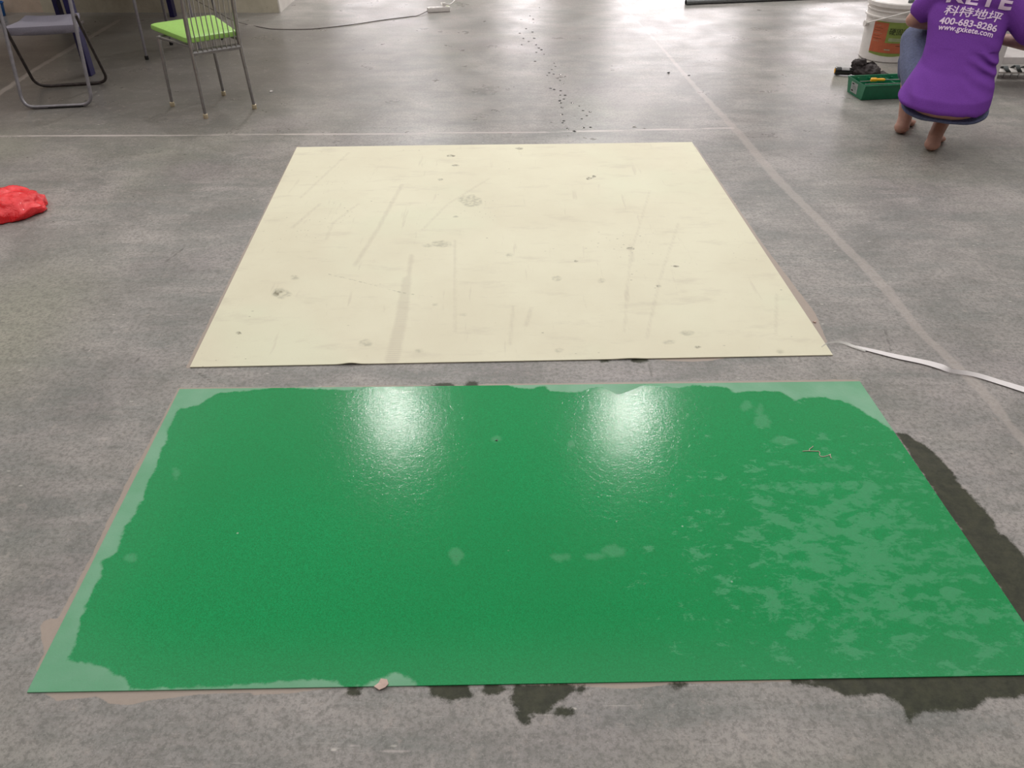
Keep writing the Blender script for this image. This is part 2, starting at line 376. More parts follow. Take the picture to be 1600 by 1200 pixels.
pale = np.exp(-(((XX+1.95)/.35)**2+((YY-2.45)/.65)**2))+.8*np.exp(-(((XX+3.2)/.5)**2+((YY-4.4)/.35)**2))+.8*np.exp(-(((XX-.9)/1.2)**2+((YY-.75)/.12)**2))
attr_set(me, 'pale', np.clip(pale, 0, 1))
attr_set(me, 'worn', np.clip((4.2-YY)/1.2, 0, 1))
floor = link('floor', me, M['floor']); floor['kind'] = 'structure'

# ------------------------------------------------------------------ hall shell
def slab(name, x0, x1, y0, y1, z0, z1, mat, parent=None):
    bm = B(); box(bm, ((x0+x1)/2, (y0+y1)/2, (z0+z1)/2), (x1-x0, y1-y0, z1-z0)); return struct(name, bm, mat, parent)
slab('wall_left', WX0-.25, WX0, WY0, WY1, 0, HH, M['hall'])
slab('wall_right', WX1, WX1+.25, WY0, WY1, 0, HH, M['hall'])
slab('wall_front', WX0, WX1, WY0-.25, WY0, 0, HH, M['hall'])
slab('ceiling', WX0-.25, WX1+.25, WY0-.25, WY1+.25, HH, HH+.2, M['ceil'])
# far wall: piers, head and sills around tall openings
opens = [(-9.5, -5.6, .9, 3.2), (-4.9, -2.2, .9, 3.2), (-.3, .95, 0, 4.4), (2.75, 6.4, 0, 4.9), (8.0, 10.4, .9, 4.4)]
bm = B(); x = WX0
for (a, b, s, t) in opens:
    box(bm, ((x+a)/2, WY1+.12, HH/2), (a-x, .24, HH)); x = b
    box(bm, ((a+b)/2, WY1+.12, (t+HH)/2), (b-a, .24, HH-t))
    if s: box(bm, ((a+b)/2, WY1+.12, s/2), (b-a, .24, s))
box(bm, ((x+WX1)/2, WY1+.12, HH/2), (WX1-x, .24, HH))
struct('wall_back', bm, M['hall_far'])
M['wframe'] = simple('grey_window_frame', srgb(120, 120, 122), .4)
for i, (a, b, s, t) in enumerate(opens):
    bm = B(); nb = max(2, int(round((b-a)/1.2)))
    for k in range(nb+1): box(bm, (a+.03+(b-a-.06)*k/nb, WY1+.1, (s+t)/2), (.05, .05, t-s))
    for z in (s+.03, t-.03): box(bm, ((a+b)/2, WY1+.1, z), (b-a, .05, .05))
    struct(f'window_{i+1}', bm, M['wframe'])
# stained low-side wall at the upper left, with its white painted flank
wc = G(437, 19.5)
bm = B(); box(bm, ((WX0+wc.x)/2, wc.y+1.2, 1.6), (wc.x-WX0, 2.4, 3.2))
wi = struct('wall_inner', bm, M['render']); 
bm = B(); box(bm, (wc.x-1.1, wc.y-.004, 1.6), (2.2, .008, 3.2)); obj('render_patch', bm, M['render_grey'], wi, world=False)
bm = B(); box(bm, (wc.x+.005, wc.y+1.2, 1.6), (.012, 2.42, 3.2)); obj('paint_layer', bm, M['paint'], wi, world=False)

# ------------------------------------------------------------------ high bay lamps (seen as the two glints in the wet sheet)
M['lamp_metal'] = simple('lamp_housing', srgb(150, 150, 152), .35, .6)
n = N('lamp_glow'); n.b.inputs['Emission Color'].default_value = (1, .98, .94, 1); n.b.inputs['Emission Strength'].default_value = 240; M['glow'] = n.m
def lamp(x, y, label):
    t = thing('high_bay_lamp', label, 'lamp', (x, y, HH-.9))
    bm = B(); lathe(bm, [(.05, .45), (.09, .42), (.10, .22), (.30, .02), (.30, 0)][::-1], (x, y, HH-.9), 28); obj('housing', bm, M['lamp_metal'], t)
    bm = B(); lathe(bm, [(.27, -.012), (.28, -.002)], (x, y, HH-.9), 28); obj('diffuser', bm, M['glow'], t)
    bm = B(); tube(bm, [(x, y, HH-.46), (x, y, HH)], .012, 6); obj('rod', bm, M['lamp_metal'], t)
for y, r in ((11.0, 'over the middle of the hall'), (19.5, 'near the far windows')):
    for x, sd in ((-2.05, 'left'), (2.05, 'right')): lamp(x, y, f'grey high bay lamp hanging {r}, {sd} of its pair')

# ------------------------------------------------------------------ vinyl sheets
def sheet(name, corners, res, thick, mat, label, lift=None):
    c = [G(*p) for p in corners]; o = (c[0]+c[1]+c[2]+c[3])/4
    nx = int(max((c[1]-c[0]).length, (c[2]-c[3]).length)/res); ny = int(max((c[3]-c[0]).length, (c[2]-c[1]).length)/res)
    u, v = np.meshgrid(np.linspace(0, 1, nx+1), np.linspace(0, 1, ny+1))
    C = np.array([q[:] for q in c])
    P = ((1-u)*(1-v))[..., None]*C[0]+(u*(1-v))[..., None]*C[1]+(u*v)[..., None]*C[2]+((1-u)*v)[..., None]*C[3]
    X, Y = P[..., 0], P[..., 1]; Z = np.full_like(X, thick)
    if lift: Z = Z+lift(X, Y, u, v)
    me = bpy.data.meshes.new(name)
    ny1, nx1 = X.shape; idx = np.arange(nx1*ny1).reshape(ny1, nx1)
    top = np.stack([X-o.x, Y-o.y, Z], -1).reshape(-1, 3)
    rim = np.concatenate([idx[0, :], idx[1:, -1], idx[-1, -2::-1], idx[-2:0:-1, 0]])
    low = top[rim].copy(); low[:, 2] -= thick-.0004
    k0 = len(top); m = len(rim)
    V = np.concatenate([top, low])
    F = np.stack([idx[:-1, :-1], idx[1:, :-1], idx[1:, 1:], idx[:-1, 1:]], -1).reshape(-1, 4).tolist()
    for i in range(m): F.append([int(rim[i]), int(rim[(i+1) % m]), k0+(i+1) % m, k0+i])
    me.from_pydata(V.tolist(), [], F)
    ob = link(name, me, mat); ob.location = (o.x, o.y, 0)
    full = lambda A: np.concatenate([A.ravel(), A.ravel()[rim]])
    return ob, me, X, Y, u, v, full
def lift_c(X, Y, u, v):
    s = np.array(G(548, 571)[:2]); d = np.hypot(X-s[0], Y-s[1])
    s2 = np.array(G(985, 562)[:2]); d2 = np.hypot(X-s2[0], Y-s2[1])
    return .006*np.exp(-(d/.03)**2)+.003*np.exp(-(d2/.04)**2)+.001*(np.sin(X*3.1)*np.sin(Y*2.3+1)+1)
ob, me, X, Y, u, v, full = sheet('vinyl_sheet', CC, .011, .0035, M['cream'], '', lift_c)
tag(ob, 'cream yellow square vinyl sheet, dry and scuffed, lying on the concrete', 'floor sheet')
sm = sdf_line(X, Y, g2([(636, 437), (627, 500), (613, 563)]), [.018, .022, .024])
for p, ww in (([(643, 400), (638, 440)], .008), ([(711, 377), (711, 440), (711, 520)], .003), ([(628, 290), (590, 360), (555, 415)], .008), ([(500, 320), (457, 357)], .006), ([(560, 320), (520, 350), (510, 375)], .004), ([(830, 483), (822, 510)], .006), ([(802, 480), (797, 540)], .003), ([(1015, 300), (985, 400), (975, 520)], .002), ([(1060, 350), (1030, 440), (1010, 530)], .003), ([(985, 385), (988, 410)], .006), ([(1213, 460), (1212, 525)], .003), ([(545, 240), (470, 310)], .004), ([(765, 280), (700, 320), (660, 360)], .004)):
    sm = np.minimum(sm, sdf_line(X, Y, g2(p), [ww]*len(p)))
attr_set(me, 'smear', full(sm))
st = np.full(X.shape, 1.)
for b in ((440, 460, 14, 8), (571, 537, 10, 6), (724, 493, 6, 2), (654, 550, 6, 3), (735, 315, 17, 9), (680, 477, 4, 2), (1074, 522, 10, 4), (461, 435, 6, 4), (870, 437, 8, 4), (874, 549, 6, 3), (668, 385, 8, 3), (1046, 536, 10, 3), (1218, 551, 6, 3), (690, 382, 14, 5), (940, 440, 6, 4), (796, 400, 5, 3)):
    st = np.minimum(st, sdf_poly(X, Y, blob(*b)))
attr_set(me, 'stain', full(st))
dk = sdf_line(X, Y, g2([(510, 429), (550, 438), (600, 451), (630, 459), (690, 467)]), [.0, .001, .0, .001, -.002])
for b in ((432, 461, 5, 3), (436, 457, 6, 2), (372, 522, 5, 2), (920, 280, 4, 2), (928, 277, 3, 2), (985, 390, 7, 2), (900, 410, 3, 2), (1090, 544, 5, 2), (1029, 449, 4, 2), (705, 245, 6, 1.5), (712, 260, 6, 1.2), (812, 233, 6, 1.5), (480, 620, 2, 2), (688, 282, 4, 1.5), (712, 340, 4, 1.3), (1056, 418, 6, 1.2), (942, 218, 8, 1)):
    dk = np.minimum(dk, sdf_poly(X, Y, blob(*b)))
attr_set(me, 'dark', full(dk))

ob, me, X, Y, u, v, full = sheet('vinyl_sheet', GC, .009, .0035, M['green'], '')
tag(ob, 'bright green vinyl sheet, wet and glossy, nearest to the viewer', 'floor sheet')
win = [(283, 640), (294, 638), (316, 629), (347, 615), (366, 614), (406, 611), (431, 606), (500, 609), (541, 611), (581, 605), (663, 605), (764, 600), (785, 600), (817, 611), (850, 605), (862, 613), (906, 614), (935, 606), (967, 618), (1008, 602), (1057, 609), (1081, 603), (1134, 606), (1150, 615), (1172, 612), (1219, 615), (1240, 626), (1275, 621), (1312, 627), (1344, 641), (1369, 657), (1400, 679), (1700, 1070), (1400, 1075), (1000, 1080), (656, 1078), (640, 1058), (615, 1052), (600, 1062), (581, 1066), (560, 1075), (543, 1080), (529, 1063), (491, 1061), (450, 1065), (420, 1066), (373, 1073), (308, 1073), (250, 1078), (203, 1080), (200, 1061), (188, 1053), (170, 1047), (132, 1038), (109, 1032), (117, 1009), (126, 979), (135, 953), (147, 923), (162, 894), (160, 879), (181, 863), (200, 819), (219, 788), (241, 738), (256, 701), (266, 666)]
attr_set(me, 'wetin', full(sdf_poly(X, Y, g2(win))))
sd = sdf_poly(X, Y, g2([(1150, 870), (1190, 780), (1330, 730), (1420, 770), (1500, 870), (1580, 970), (1500, 1000), (1330, 1010), (1180, 960)]))
attr_set(me, 'mottle', full(np.clip(.38-sd/.30*.25, 0, .62)))
sp = np.full(X.shape, 1.)
for b in ((878, 872, 14, 5), (958, 864, 16, 9), (928, 870, 16, 4), (1190, 658, 14, 12), (1186, 645, 7, 10), (1165, 636, 9, 7), (714, 868, 10, 12), (892, 695, 5, 6), (775, 688, 6, 4), (1222, 690, 20, 6), (275, 740, 5, 8), (205, 872, 8, 5)):
    sp = np.minimum(sp, sdf_poly(X, Y, blob(*b)))
attr_set(me, 'spot', full(sp))
hz = np.clip((v-.82)/.18, 0, 1)*.8+np.clip((.06-v)/.06, 0, 1)*np.clip((u-.5)*2, 0, 1)*.6+np.exp(-(u/.08)**2)*.5
attr_set(me, 'haze', full(np.clip(hz, 0, 1)))

# ------------------------------------------------------------------ object materials
M['seat_grey'] = simple('grey_vinyl_seat', srgb(128, 124, 136), .42, bump=.2, scale=200, var=.1)
M['tube_grey'] = simple('grey_enamel_tube', srgb(132, 128, 132), .32, .3)
M['tube_dark'] = simple('dark_worn_tube', srgb(70, 62, 60), .4, .3, var=.3)
M['chrome'] = simple('dull_chrome', srgb(146, 143, 142), .3, .7, var=.1)
M['rubber'] = simple('black_rubber', srgb(28, 27, 27), .6)
M['lime'] = simple('lime_vinyl', srgb(152, 198, 98), .38, scale=60, var=.05)
M['bone'] = simple('bone_plastic', srgb(196, 180, 150), .5)
M['navy'] = simple('navy_paint', srgb(26, 20, 72), .35, var=.15)
M['ply'] = simple('table_board', srgb(150, 140, 128), .5)
M['bluep'] = simple('blue_plastic', srgb(30, 100, 175), .35)
M['white'] = simple('white_plastic', srgb(226, 220, 216), .35, var=.03)
M['whitest'] = simple('white_enamel', srgb(214, 208, 206), .4, var=.04)
M['steel'] = simple('galvanised_steel', srgb(118, 120, 120), .35, .7)
M['denim'] = simple('faded_denim', srgb(86, 92, 122), .85, bump=.5, scale=90, var=.18)
M['purple'] = simple('purple_cotton', srgb(116, 62, 156), .85, bump=.25, scale=260, var=.1, spec=.2)
M['purple_hem'] = simple('purple_stitched_hem', srgb(120, 62, 162), .85, bump=.25, scale=260, var=.1, spec=.2)
M['skin'] = simple('brown_skin', srgb(180, 136, 120), .5, scale=14, var=.12, **{'Subsurface Weight': .08})
M['hair'] = simple('black_hair', srgb(16, 13, 12), .75, spec=.2, bump=.6, scale=120)
M['print'] = simple('pink_white_print', srgb(232, 206, 232), .7, var=.03)
M['eye'] = simple('eye_white', srgb(225, 220, 214), .2, var=.02); M['lip'] = simple('lips', srgb(140, 84, 78), .45)
M['orange'] = simple('orange_label', srgb(242, 142, 104), .45, var=.05)
M['lgreen'] = simple('green_label', srgb(182, 202, 112), .45, var=.05)
M['ink'] = simple('black_ink', srgb(26, 30, 22), .5)
M['lwhite'] = simple('white_ink', srgb(214, 220, 190), .5)
M['tgreen'] = simple('green_tool_plastic', srgb(26, 112, 78), .35, var=.1)
M['sticker'] = simple('white_sticker', srgb(212, 214, 212), .5, var=.03)
M['yellow'] = simple('yellow_plastic', srgb(240, 176, 36), .3, var=.05)
M['rag'] = simple('black_brown_cloth', srgb(52, 44, 44), .8, bump=.6, scale=120, var=.25)
M['blackp'] = simple('black_plastic', srgb(26, 25, 25), .25)
M['strap'] = simple('grey_webbing', srgb(84, 90, 90), .8, var=.2)
M['whitestrip'] = simple('white_pvc_strip', srgb(232, 226, 226), .4, var=.02)
M['beige'] = simple('pinkish_tape', srgb(206, 178, 166), .6, var=.08)
M['cable'] = simple('grey_brown_cable', srgb(84, 76, 70), .55)
n = N('red_plastic_bag'); c = n.mix(n.ramp(n.noise(9, 4), .35, .65), srgb(232, 18, 28), srgb(250, 46, 54)); n.bump(n.noise(26, 5, .6, dist=1.2), .9, .01)
M['red'] = n.fin(c, .16, .6, **{'Transmission Weight': .0, 'Subsurface Weight': .15})
n = N('clear_film'); M['film'] = n.fin((.9, .88, .84), .15, .5, **{'Alpha': .35})
n = N('water'); M['water'] = n.fin((.02, .02, .02), .03, .6, **{'Alpha': .75})

# ------------------------------------------------------------------ folding chair (faces the viewer)
def folding_chair():
    fl, fr = G(38, 171), G(146, 166)            # front floor loop
    bl, br = G(58, 138), G(171, 131)            # rear floor loop
    o = (fl+fr+bl+br)/4; t = thing('folding_chair', 'grey folding chair with thin steel tube loops, left of the lime green chair', 'chair', (o.x, o.y, 0))
    r = .011; up = Vector((0, 0, 1))
    back = ((bl-fl)+(br-fr)).normalized(); back.z = 0
    fl2, fr2 = fl+up*r, fr+up*r
    side = (fr-fl).normalized()
    H = .80; lean = .30
    tl, tr = fl2+back*lean+up*H, fr2+back*lean+up*H
    bm = B(); tube(bm, fillet([tl, fl2+back*.0, fr2, tr, ], .075, 8), r, 12); obj('front_leg_loop', bm, M['tube_grey'], t, True)
    ph = .50; q = ph/H
    pl, pr = fl2+back*lean*q+up*ph, fr2+back*lean*q+up*ph
    pl += side*-.014; pr += side*.014
    bl2, br2 = bl+up*r, br+up*r
    bm = B(); tube(bm, fillet([pl, bl2, br2, pr], .085, 8), .010, 12); o2 = obj('rear_leg_loop', bm, M['tube_dark'], t, True); o2['label'] = 'dark worn rear leg loop'
    bm = B(); a, b = fl2+side*.12, fr2-side*.03; box(bm, (a+b)/2-up*.004, ((b-a).length*.8, .022, .010), Matrix.Rotation(math.atan2(side.y, side.x), 3, 'Z'), .003); obj('foot_sleeve', bm, M['rubber'], t)
    # seat with rolled front lip
    zs = .43; c0 = G(8, 44, zs); c1 = G(121, 38, zs); c2 = G(119, 17, zs); c3 = G(26, 20, zs)
    ax = (c1-c0).normalized(); ay = Vector((-ax.y, ax.x, 0)); wd = (c1-c0).length; dp = .37
    bm = B(); prof = [(-.006, -.045), (-.012, -.02), (-.004, 0), (.03, .006), (.12, .0), (dp*.6, -.006), (dp-.02, .004), (dp, .0), (dp, -.022), (.02, -.022), (.004, -.046)]
    rings = []
    for s in np.linspace(0, 1, 13):
        tap = 1-.10*0; rings.append([bm.verts.new(c0+ax*(wd*s+(0.5-s)*.10*max(0, p[0])/dp)+ay*p[0]+up*(p[1]-.008*(1-(2*s-1)**2)*(p[0] > 0))) for p in prof])
    for A, Bq in zip(rings, rings[1:]):
        for k in range(len(prof)): bm.faces.new((A[k], A[(k+1) % len(prof)], Bq[(k+1) % len(prof)], Bq[k]))
    bm.faces.new(rings[0]); bm.faces.new(rings[-1][::-1]); obj('seat', bm, M['seat_grey'], t, True)
    # brackets between seat and tubes
    for s, (P, Q) in zip((-1, 1), ((c0, pl), (c1, pr))):
        e = P+ay*.16-up*.030-ax*s*.03
        bm = B(); box(bm, e+side*s*.006, (.02, .14, .018), Matrix.Rotation(math.atan2(side.y, side.x), 3, 'Z'), .003); obj('bracket', bm, M['tube_dark'], t)
    # backrest
    z0, z1 = .62, .80
    def bp(side0, z): return side0+back*lean*(z/H)+up*z
    bm = B(); rs = []
    for k in range(13):
        s = k/12; row = []
        for z, off in ((z0, -.008), (z1, -.008), (z1, .010), (z0, .010)):
            row.append(bm.verts.new(bp(fl2, z)*(1-s)+bp(fr2, z)*s+back*(off+.03*(1-(2*s-1)**2))))
        rs.append(row)
    for A, Bq in zip(rs, rs[1:]):
        for k in range(4): bm.faces.new((A[k], A[(k+1) % 4], Bq[(k+1) % 4], Bq[k]))
    bm.faces.new(rs[0]); bm.faces.new(rs[-1][::-1]); obj('backrest', bm, M['seat_grey'], t, True)
    bm = B(); tube(bm, [tl, tl*.98+tr*.02+up*.015, tr*.98+tl*.02+up*.015, tr], r, 10); obj('top_rail', bm, M['tube_grey'], t, True)
folding_chair()

# ------------------------------------------------------------------ tall-back steel chairs
def steel_chair(feet, seat_px, label, seatmat, tubem, rear, zs=.46, name='dining_chair', nbar=8, footm=None, backh=.98):
    """feet: list of 4 floor points: rear-left, rear-right, front-right, front-left as seen (rear = backrest side)"""
    rl, rr, fr, fl = feet; o = (rl+rr+fr+fl)/4; up = Vector((0, 0, 1))
    t = thing(name, label, 'chair', (o.x, o.y, 0))
    ctr = o
    fwd = ((fl-rl)+(fr-rr)).normalized()
    for p, isrear in ((rl, 1), (rr, 1), (fr, 0), (fl, 0)):
        bm = B(); inn = (ctr-p).normalized()*.018
        if isrear: pts = [p+up*.012, p+inn+up*(zs-.04)-up*0]
        else: pts = [p+up*.012, p+inn+up*(zs-.03)]
        tube(bm, pts, .0095, 10, r1=.0115); lg = obj('leg', bm, tubem, t, True)
        bm = B(); lathe(bm, [(.013, 0), (.0145, .004), (.0145, .026), (.012, .028)], p, 12); obj('foot_cap', bm, footm or M['rubber'], lg, True)
        lgm = lg
    irl = rl+(ctr-rl).normalized()*.018; irr = rr+(ctr-rr).normalized()*.018
    ifr = fr+(ctr-fr).normalized()*.018; ifl = fl+(ctr-fl).normalized()*.018
    bm = B(); z = zs-.035
    tube(bm, [irr+up*z, ifr+up*z], .009, 8); tube(bm, [ifr+up*z, ifl+up*z], .009, 8); tube(bm, [ifl+up*z, irl+up*z], .009, 8)
    obj('seat_frame', bm, tubem, t, True)
    lat = (irr-irl).normalized()
    zt = backh; bk = -fwd*.10
    for p in (irl, irr):
        bm = B(); tube(bm, spline([p+up*(zs-.05), p+up*(zs+.15)+bk*.15, p+up*(zs+.35)+bk*.55, p+up*zt+bk], 5), .013, 10); obj('back_post', bm, tubem, t, True)
    bm = B(); tube(bm, [irl+up*(zs-.075), irr+up*(zs-.075)], .013, 8); 
    box(bm, (irl+irr)/2+up*(zs-.075), ((irr-irl).length, .014, .034), Matrix.Rotation(math.atan2(lat.y, lat.x), 3, 'Z'), .003); obj('lower_rail', bm, tubem, t, True)
    bm = B(); tube(bm, spline([irl+up*zt+bk, (irl+irr)/2+up*(zt+.03)+bk, irr+up*zt+bk], 6), .013, 10); obj('top_rail', bm, tubem, t, True)
    for k in range(nbar):
        s = (k+1)/(nbar+1); p = irl.lerp(irr, s)
        bm = B(); tube(bm, spline([p+up*(zs-.07)-fwd*.012, p+up*(zs+.15)+bk*.15, p+up*(zs+.35)+bk*.55, p+up*(zt+.02)+bk], 4), .0035, 6); obj('back_bar', bm, tubem, t, True)
    # padded seat
    C = seat_px; bm = B(); n = 10
    def P(u, v): return C[3].lerp(C[2], u).lerp(C[0].lerp(C[1], u), 1-v)
    q = [C[0], C[1], C[2], C[3]]
    # rounded outline
    out = []
    for i in range(4):
        a, p, b = q[i-1], q[i], q[(i+1) % 4]; uu = (a-p).normalized()*.035; vv = (b-p).normalized()*.035
        for k in range(5):
            s = k/4; out.append((p+uu)*(1-s)**2+p*2*s*(1-s)+(p+vv)*s*s)
    cc = (q[0]+q[1]+q[2]+q[3])/4
    layers = [(.97, -.018), (1.0, -.012), (1.0, .004), (.985, .012), (.93, .017), (.6, .021), (.2, .022)]
    rings = [[bm.verts.new(cc+(p-cc)*s+up*z) for p in out] for s, z in layers]
    m = len(out)
    for A, Bq in zip(rings, rings[1:]):
        for k in range(m): bm.faces.new((A[k], A[(k+1) % m], Bq[(k+1) % m], Bq[k]))
    bm.faces.new(rings[0]); bm.faces.new(rings[-1][::-1]); obj('seat', bm, seatmat, t, True)
    return t
zs = .455
steel_chair([G(322, 185), G(398, 170), G(350, 149), G(270, 166)],
            [G(292, 64, zs), G(371, 52, zs), G(334, 26, zs), G(233, 41, zs)],
            'chrome chair with lime green seat and thin back bars, facing away', M['lime'], M['chrome'], None, zs, nbar=9, footm=M['bone'])
a, b, c = G(230, 93), G(268, 70), G(314, 84); d = a+c-b if False else b+(c-a)
steel_chair([d, b, a, c][:4], [d+Vector((0, 0, .46)), b+Vector((0, 0, .46)), a+Vector((0, 0, .46)), c+Vector((0, 0, .46))],
            'steel chair with black feet standing beyond the lime green chair', M['seat_grey'], M['tube_grey'], None, .46, nbar=6)

# ------------------------------------------------------------------ table with navy legs
A = G(139, 119); Cc = G(266, 27); Cc.x = A.x-.06
t = thing('work_table', 'table with dark blue legs standing behind the grey folding chair', 'table', ((A.x-.45), (A.y+Cc.y)/2, 0))
for p in (A, Vector((Cc.x, Cc.y, 0)), G(92, 25), G(98, 26)*0+Vector((A.x-.98, A.y, 0))):
    bm = B(); box(bm, (p.x, p.y+.03, .345), (.042, .075, .69), None, .004); obj('leg', bm, M['navy'], t)
bm = B(); box(bm, (A.x-.48, (A.y+Cc.y)/2+.02, .71), (1.12, Cc.y-A.y+.10, .03), None, .004); obj('table_top', bm, M['ply'], t)
bm = B(); 
for x in (A.x, A.x-.96): box(bm, (x, (A.y+Cc.y)/2+.04, .66), (.03, Cc.y-A.y-.02, .06))
obj('apron', bm, M['navy'], t)

# blue plastic tub at the far left
p = G(9, 21); c = (p.x, p.y-.0, 0)
t = thing('plastic_tub', 'small bright blue plastic tub standing before the stained wall', 'tub', (p.x, p.y-.1, 0))
bm = B(); lathe(bm, [(.045, 0), (.048, .004), (.060, .105), (.066, .107), (.066, .116), (.058, .116), (.047, .010), (.01, .008)], (p.x, p.y-.1, 0), 32); obj('body', bm, M['bluep'], t, True)

# ------------------------------------------------------------------ power strip, cables, pipe
A, Bp = G(668, 21), G(702, 18); ctr = (A+Bp)/2+Vector((0, .03, 0)); rz = math.atan2((Bp-A).y, (Bp-A).x)*.7; L = (Bp-A).length*1.0
t = thing('power_strip', 'white power strip lying on the floor beyond the cream sheet', 'power strip', ctr, rz)
R3 = Matrix.Rotation(rz, 3, 'Z')
bm = B(); box(bm, ctr+Vector((0, 0, .022)), (L, .055, .042), R3, .008); body = obj('body', bm, M['white'], t, True)
for k in range(4):
    q = ctr+R3@Vector((-L*.34+k*L*.2, 0, .0435)); bm = B(); box(bm, q, (.034, .036, .003), R3, .001); s_ = obj('socket', bm, M['whitest'], t)
    bm = B()
    for dx, dy in ((-.006, .004), (.006, .004), (0, -.008)): box(bm, q+R3@Vector((dx, dy, .0017)), (.002, .007, .001), R3)
    obj('slot', bm, M['ink'], s_)
bm = B(); box(bm, ctr+R3@Vector((L*.40, 0, .0445)), (.024, .026, .006), R3, .002); obj('switch', bm, M['lwhite'], t)
e = G(668, 20); 
pts = [Vector((ctr-R3@Vector((L*.5, 0, 0))))+Vector((0, 0, .012))]+[G(x, y, .003) for x, y in ((652, 24.5), (640, 26), (600, 31), (560, 37), (520, 42), (480, 45.5), (430, 45.5), (405, 42), (385, 38))]
pts += [GD(362, 31, 7.2), GD(345, 22, 7.15), GD(325, 11, 7.05), GD(300, -4, 7.0), GD(285, -22, 7.0)]
bm = B(); tube(bm, spline(pts, 6), .003, 6); tag(obj('power_cable', bm, M['cable'], None, True), 'thin grey cable trailing across the floor from the power strip to the left', 'cable')
q = ctr+R3@Vector((L*.25, 0, .049))
bm = B(); box(bm, q+Vector((0, 0, .014)), (.03, .03, .026), R3, .005); 
t = thing('white_plug_lead', 'short white lead plugged into the back of the power strip', 'cable', q); obj('plug', bm, M['white'], t, True)
bm = B(); tube(bm, spline([q+Vector((0, 0, .02)), GD(693, 10, q.y+.05), G(689, 4.5, .05), G(695, 5.5, .02), G(702, 7, .005), G(708, 3, .005), G(712, -2, .005), G(722, -14, .005)], 6), .0045, 7); obj('lead', bm, M['white'], t, True)

A, Bp = G(1071, 7.5), G(1440, -8); dirv = (Bp-A).normalized(); Bp = A+dirv*2.3
bm = B(); up = Vector((0, 0, .022)); tube(bm, [A+up, Bp+up], .022, 16, caps=False)
pipe = thing('steel_pipe', 'long dull steel pipe lying on the floor near the top edge', 'pipe', A)
obj('barrel', bm, M['steel'], pipe, True)
bm = B(); tube(bm, [A+up+dirv*.001, Bp+up-dirv*.001], .019, 16, caps=False); obj('bore', bm, M['rubber'], pipe, True)
bm = B(); tube(bm, [A+up, A+up+dirv*.05], .025, 16, caps=False); obj('collar', bm, M['steel'], pipe, True)

# ------------------------------------------------------------------ text
def text_mesh(s, size, space=1.0, offset=0., shear=0.):
    cu = bpy.data.curves.new('t', 'FONT'); cu.body = s; cu.size = size; cu.space_character = space; cu.offset = offset; cu.shear = shear
    cu.resolution_u = 3; o = bpy.data.objects.new('t', cu); COL.objects.link(o)
    dg = bpy.context.evaluated_depsgraph_get(); dg.update()
    me = bpy.data.meshes.new_from_object(o.evaluated_get(dg)); bpy.data.objects.remove(o); bpy.data.curves.remove(cu)
    return me
def cut_text(me, step):
    """slice letters so that they can follow a curved surface"""
    bm = B(); bm.from_mesh(me)
    if not bm.verts: return bm
    xs_ = [v.co.x for v in bm.verts]; x = min(xs_)+step
    while x < max(xs_):
        bmesh.ops.bisect_plane(bm, geom=bm.verts[:]+bm.edges[:]+bm.faces[:], plane_co=(x, 0, 0), plane_no=(1, 0, 0)); x += step
    ys_ = [v.co.y for v in bm.verts]; y = min(ys_)+step
    while y < max(ys_):
        bmesh.ops.bisect_plane(bm, geom=bm.verts[:]+bm.edges[:]+bm.faces[:], plane_co=(0, y, 0), plane_no=(0, 1, 0)); y += step
    bmesh.ops.triangulate(bm, faces=bm.faces[:])
    return bm

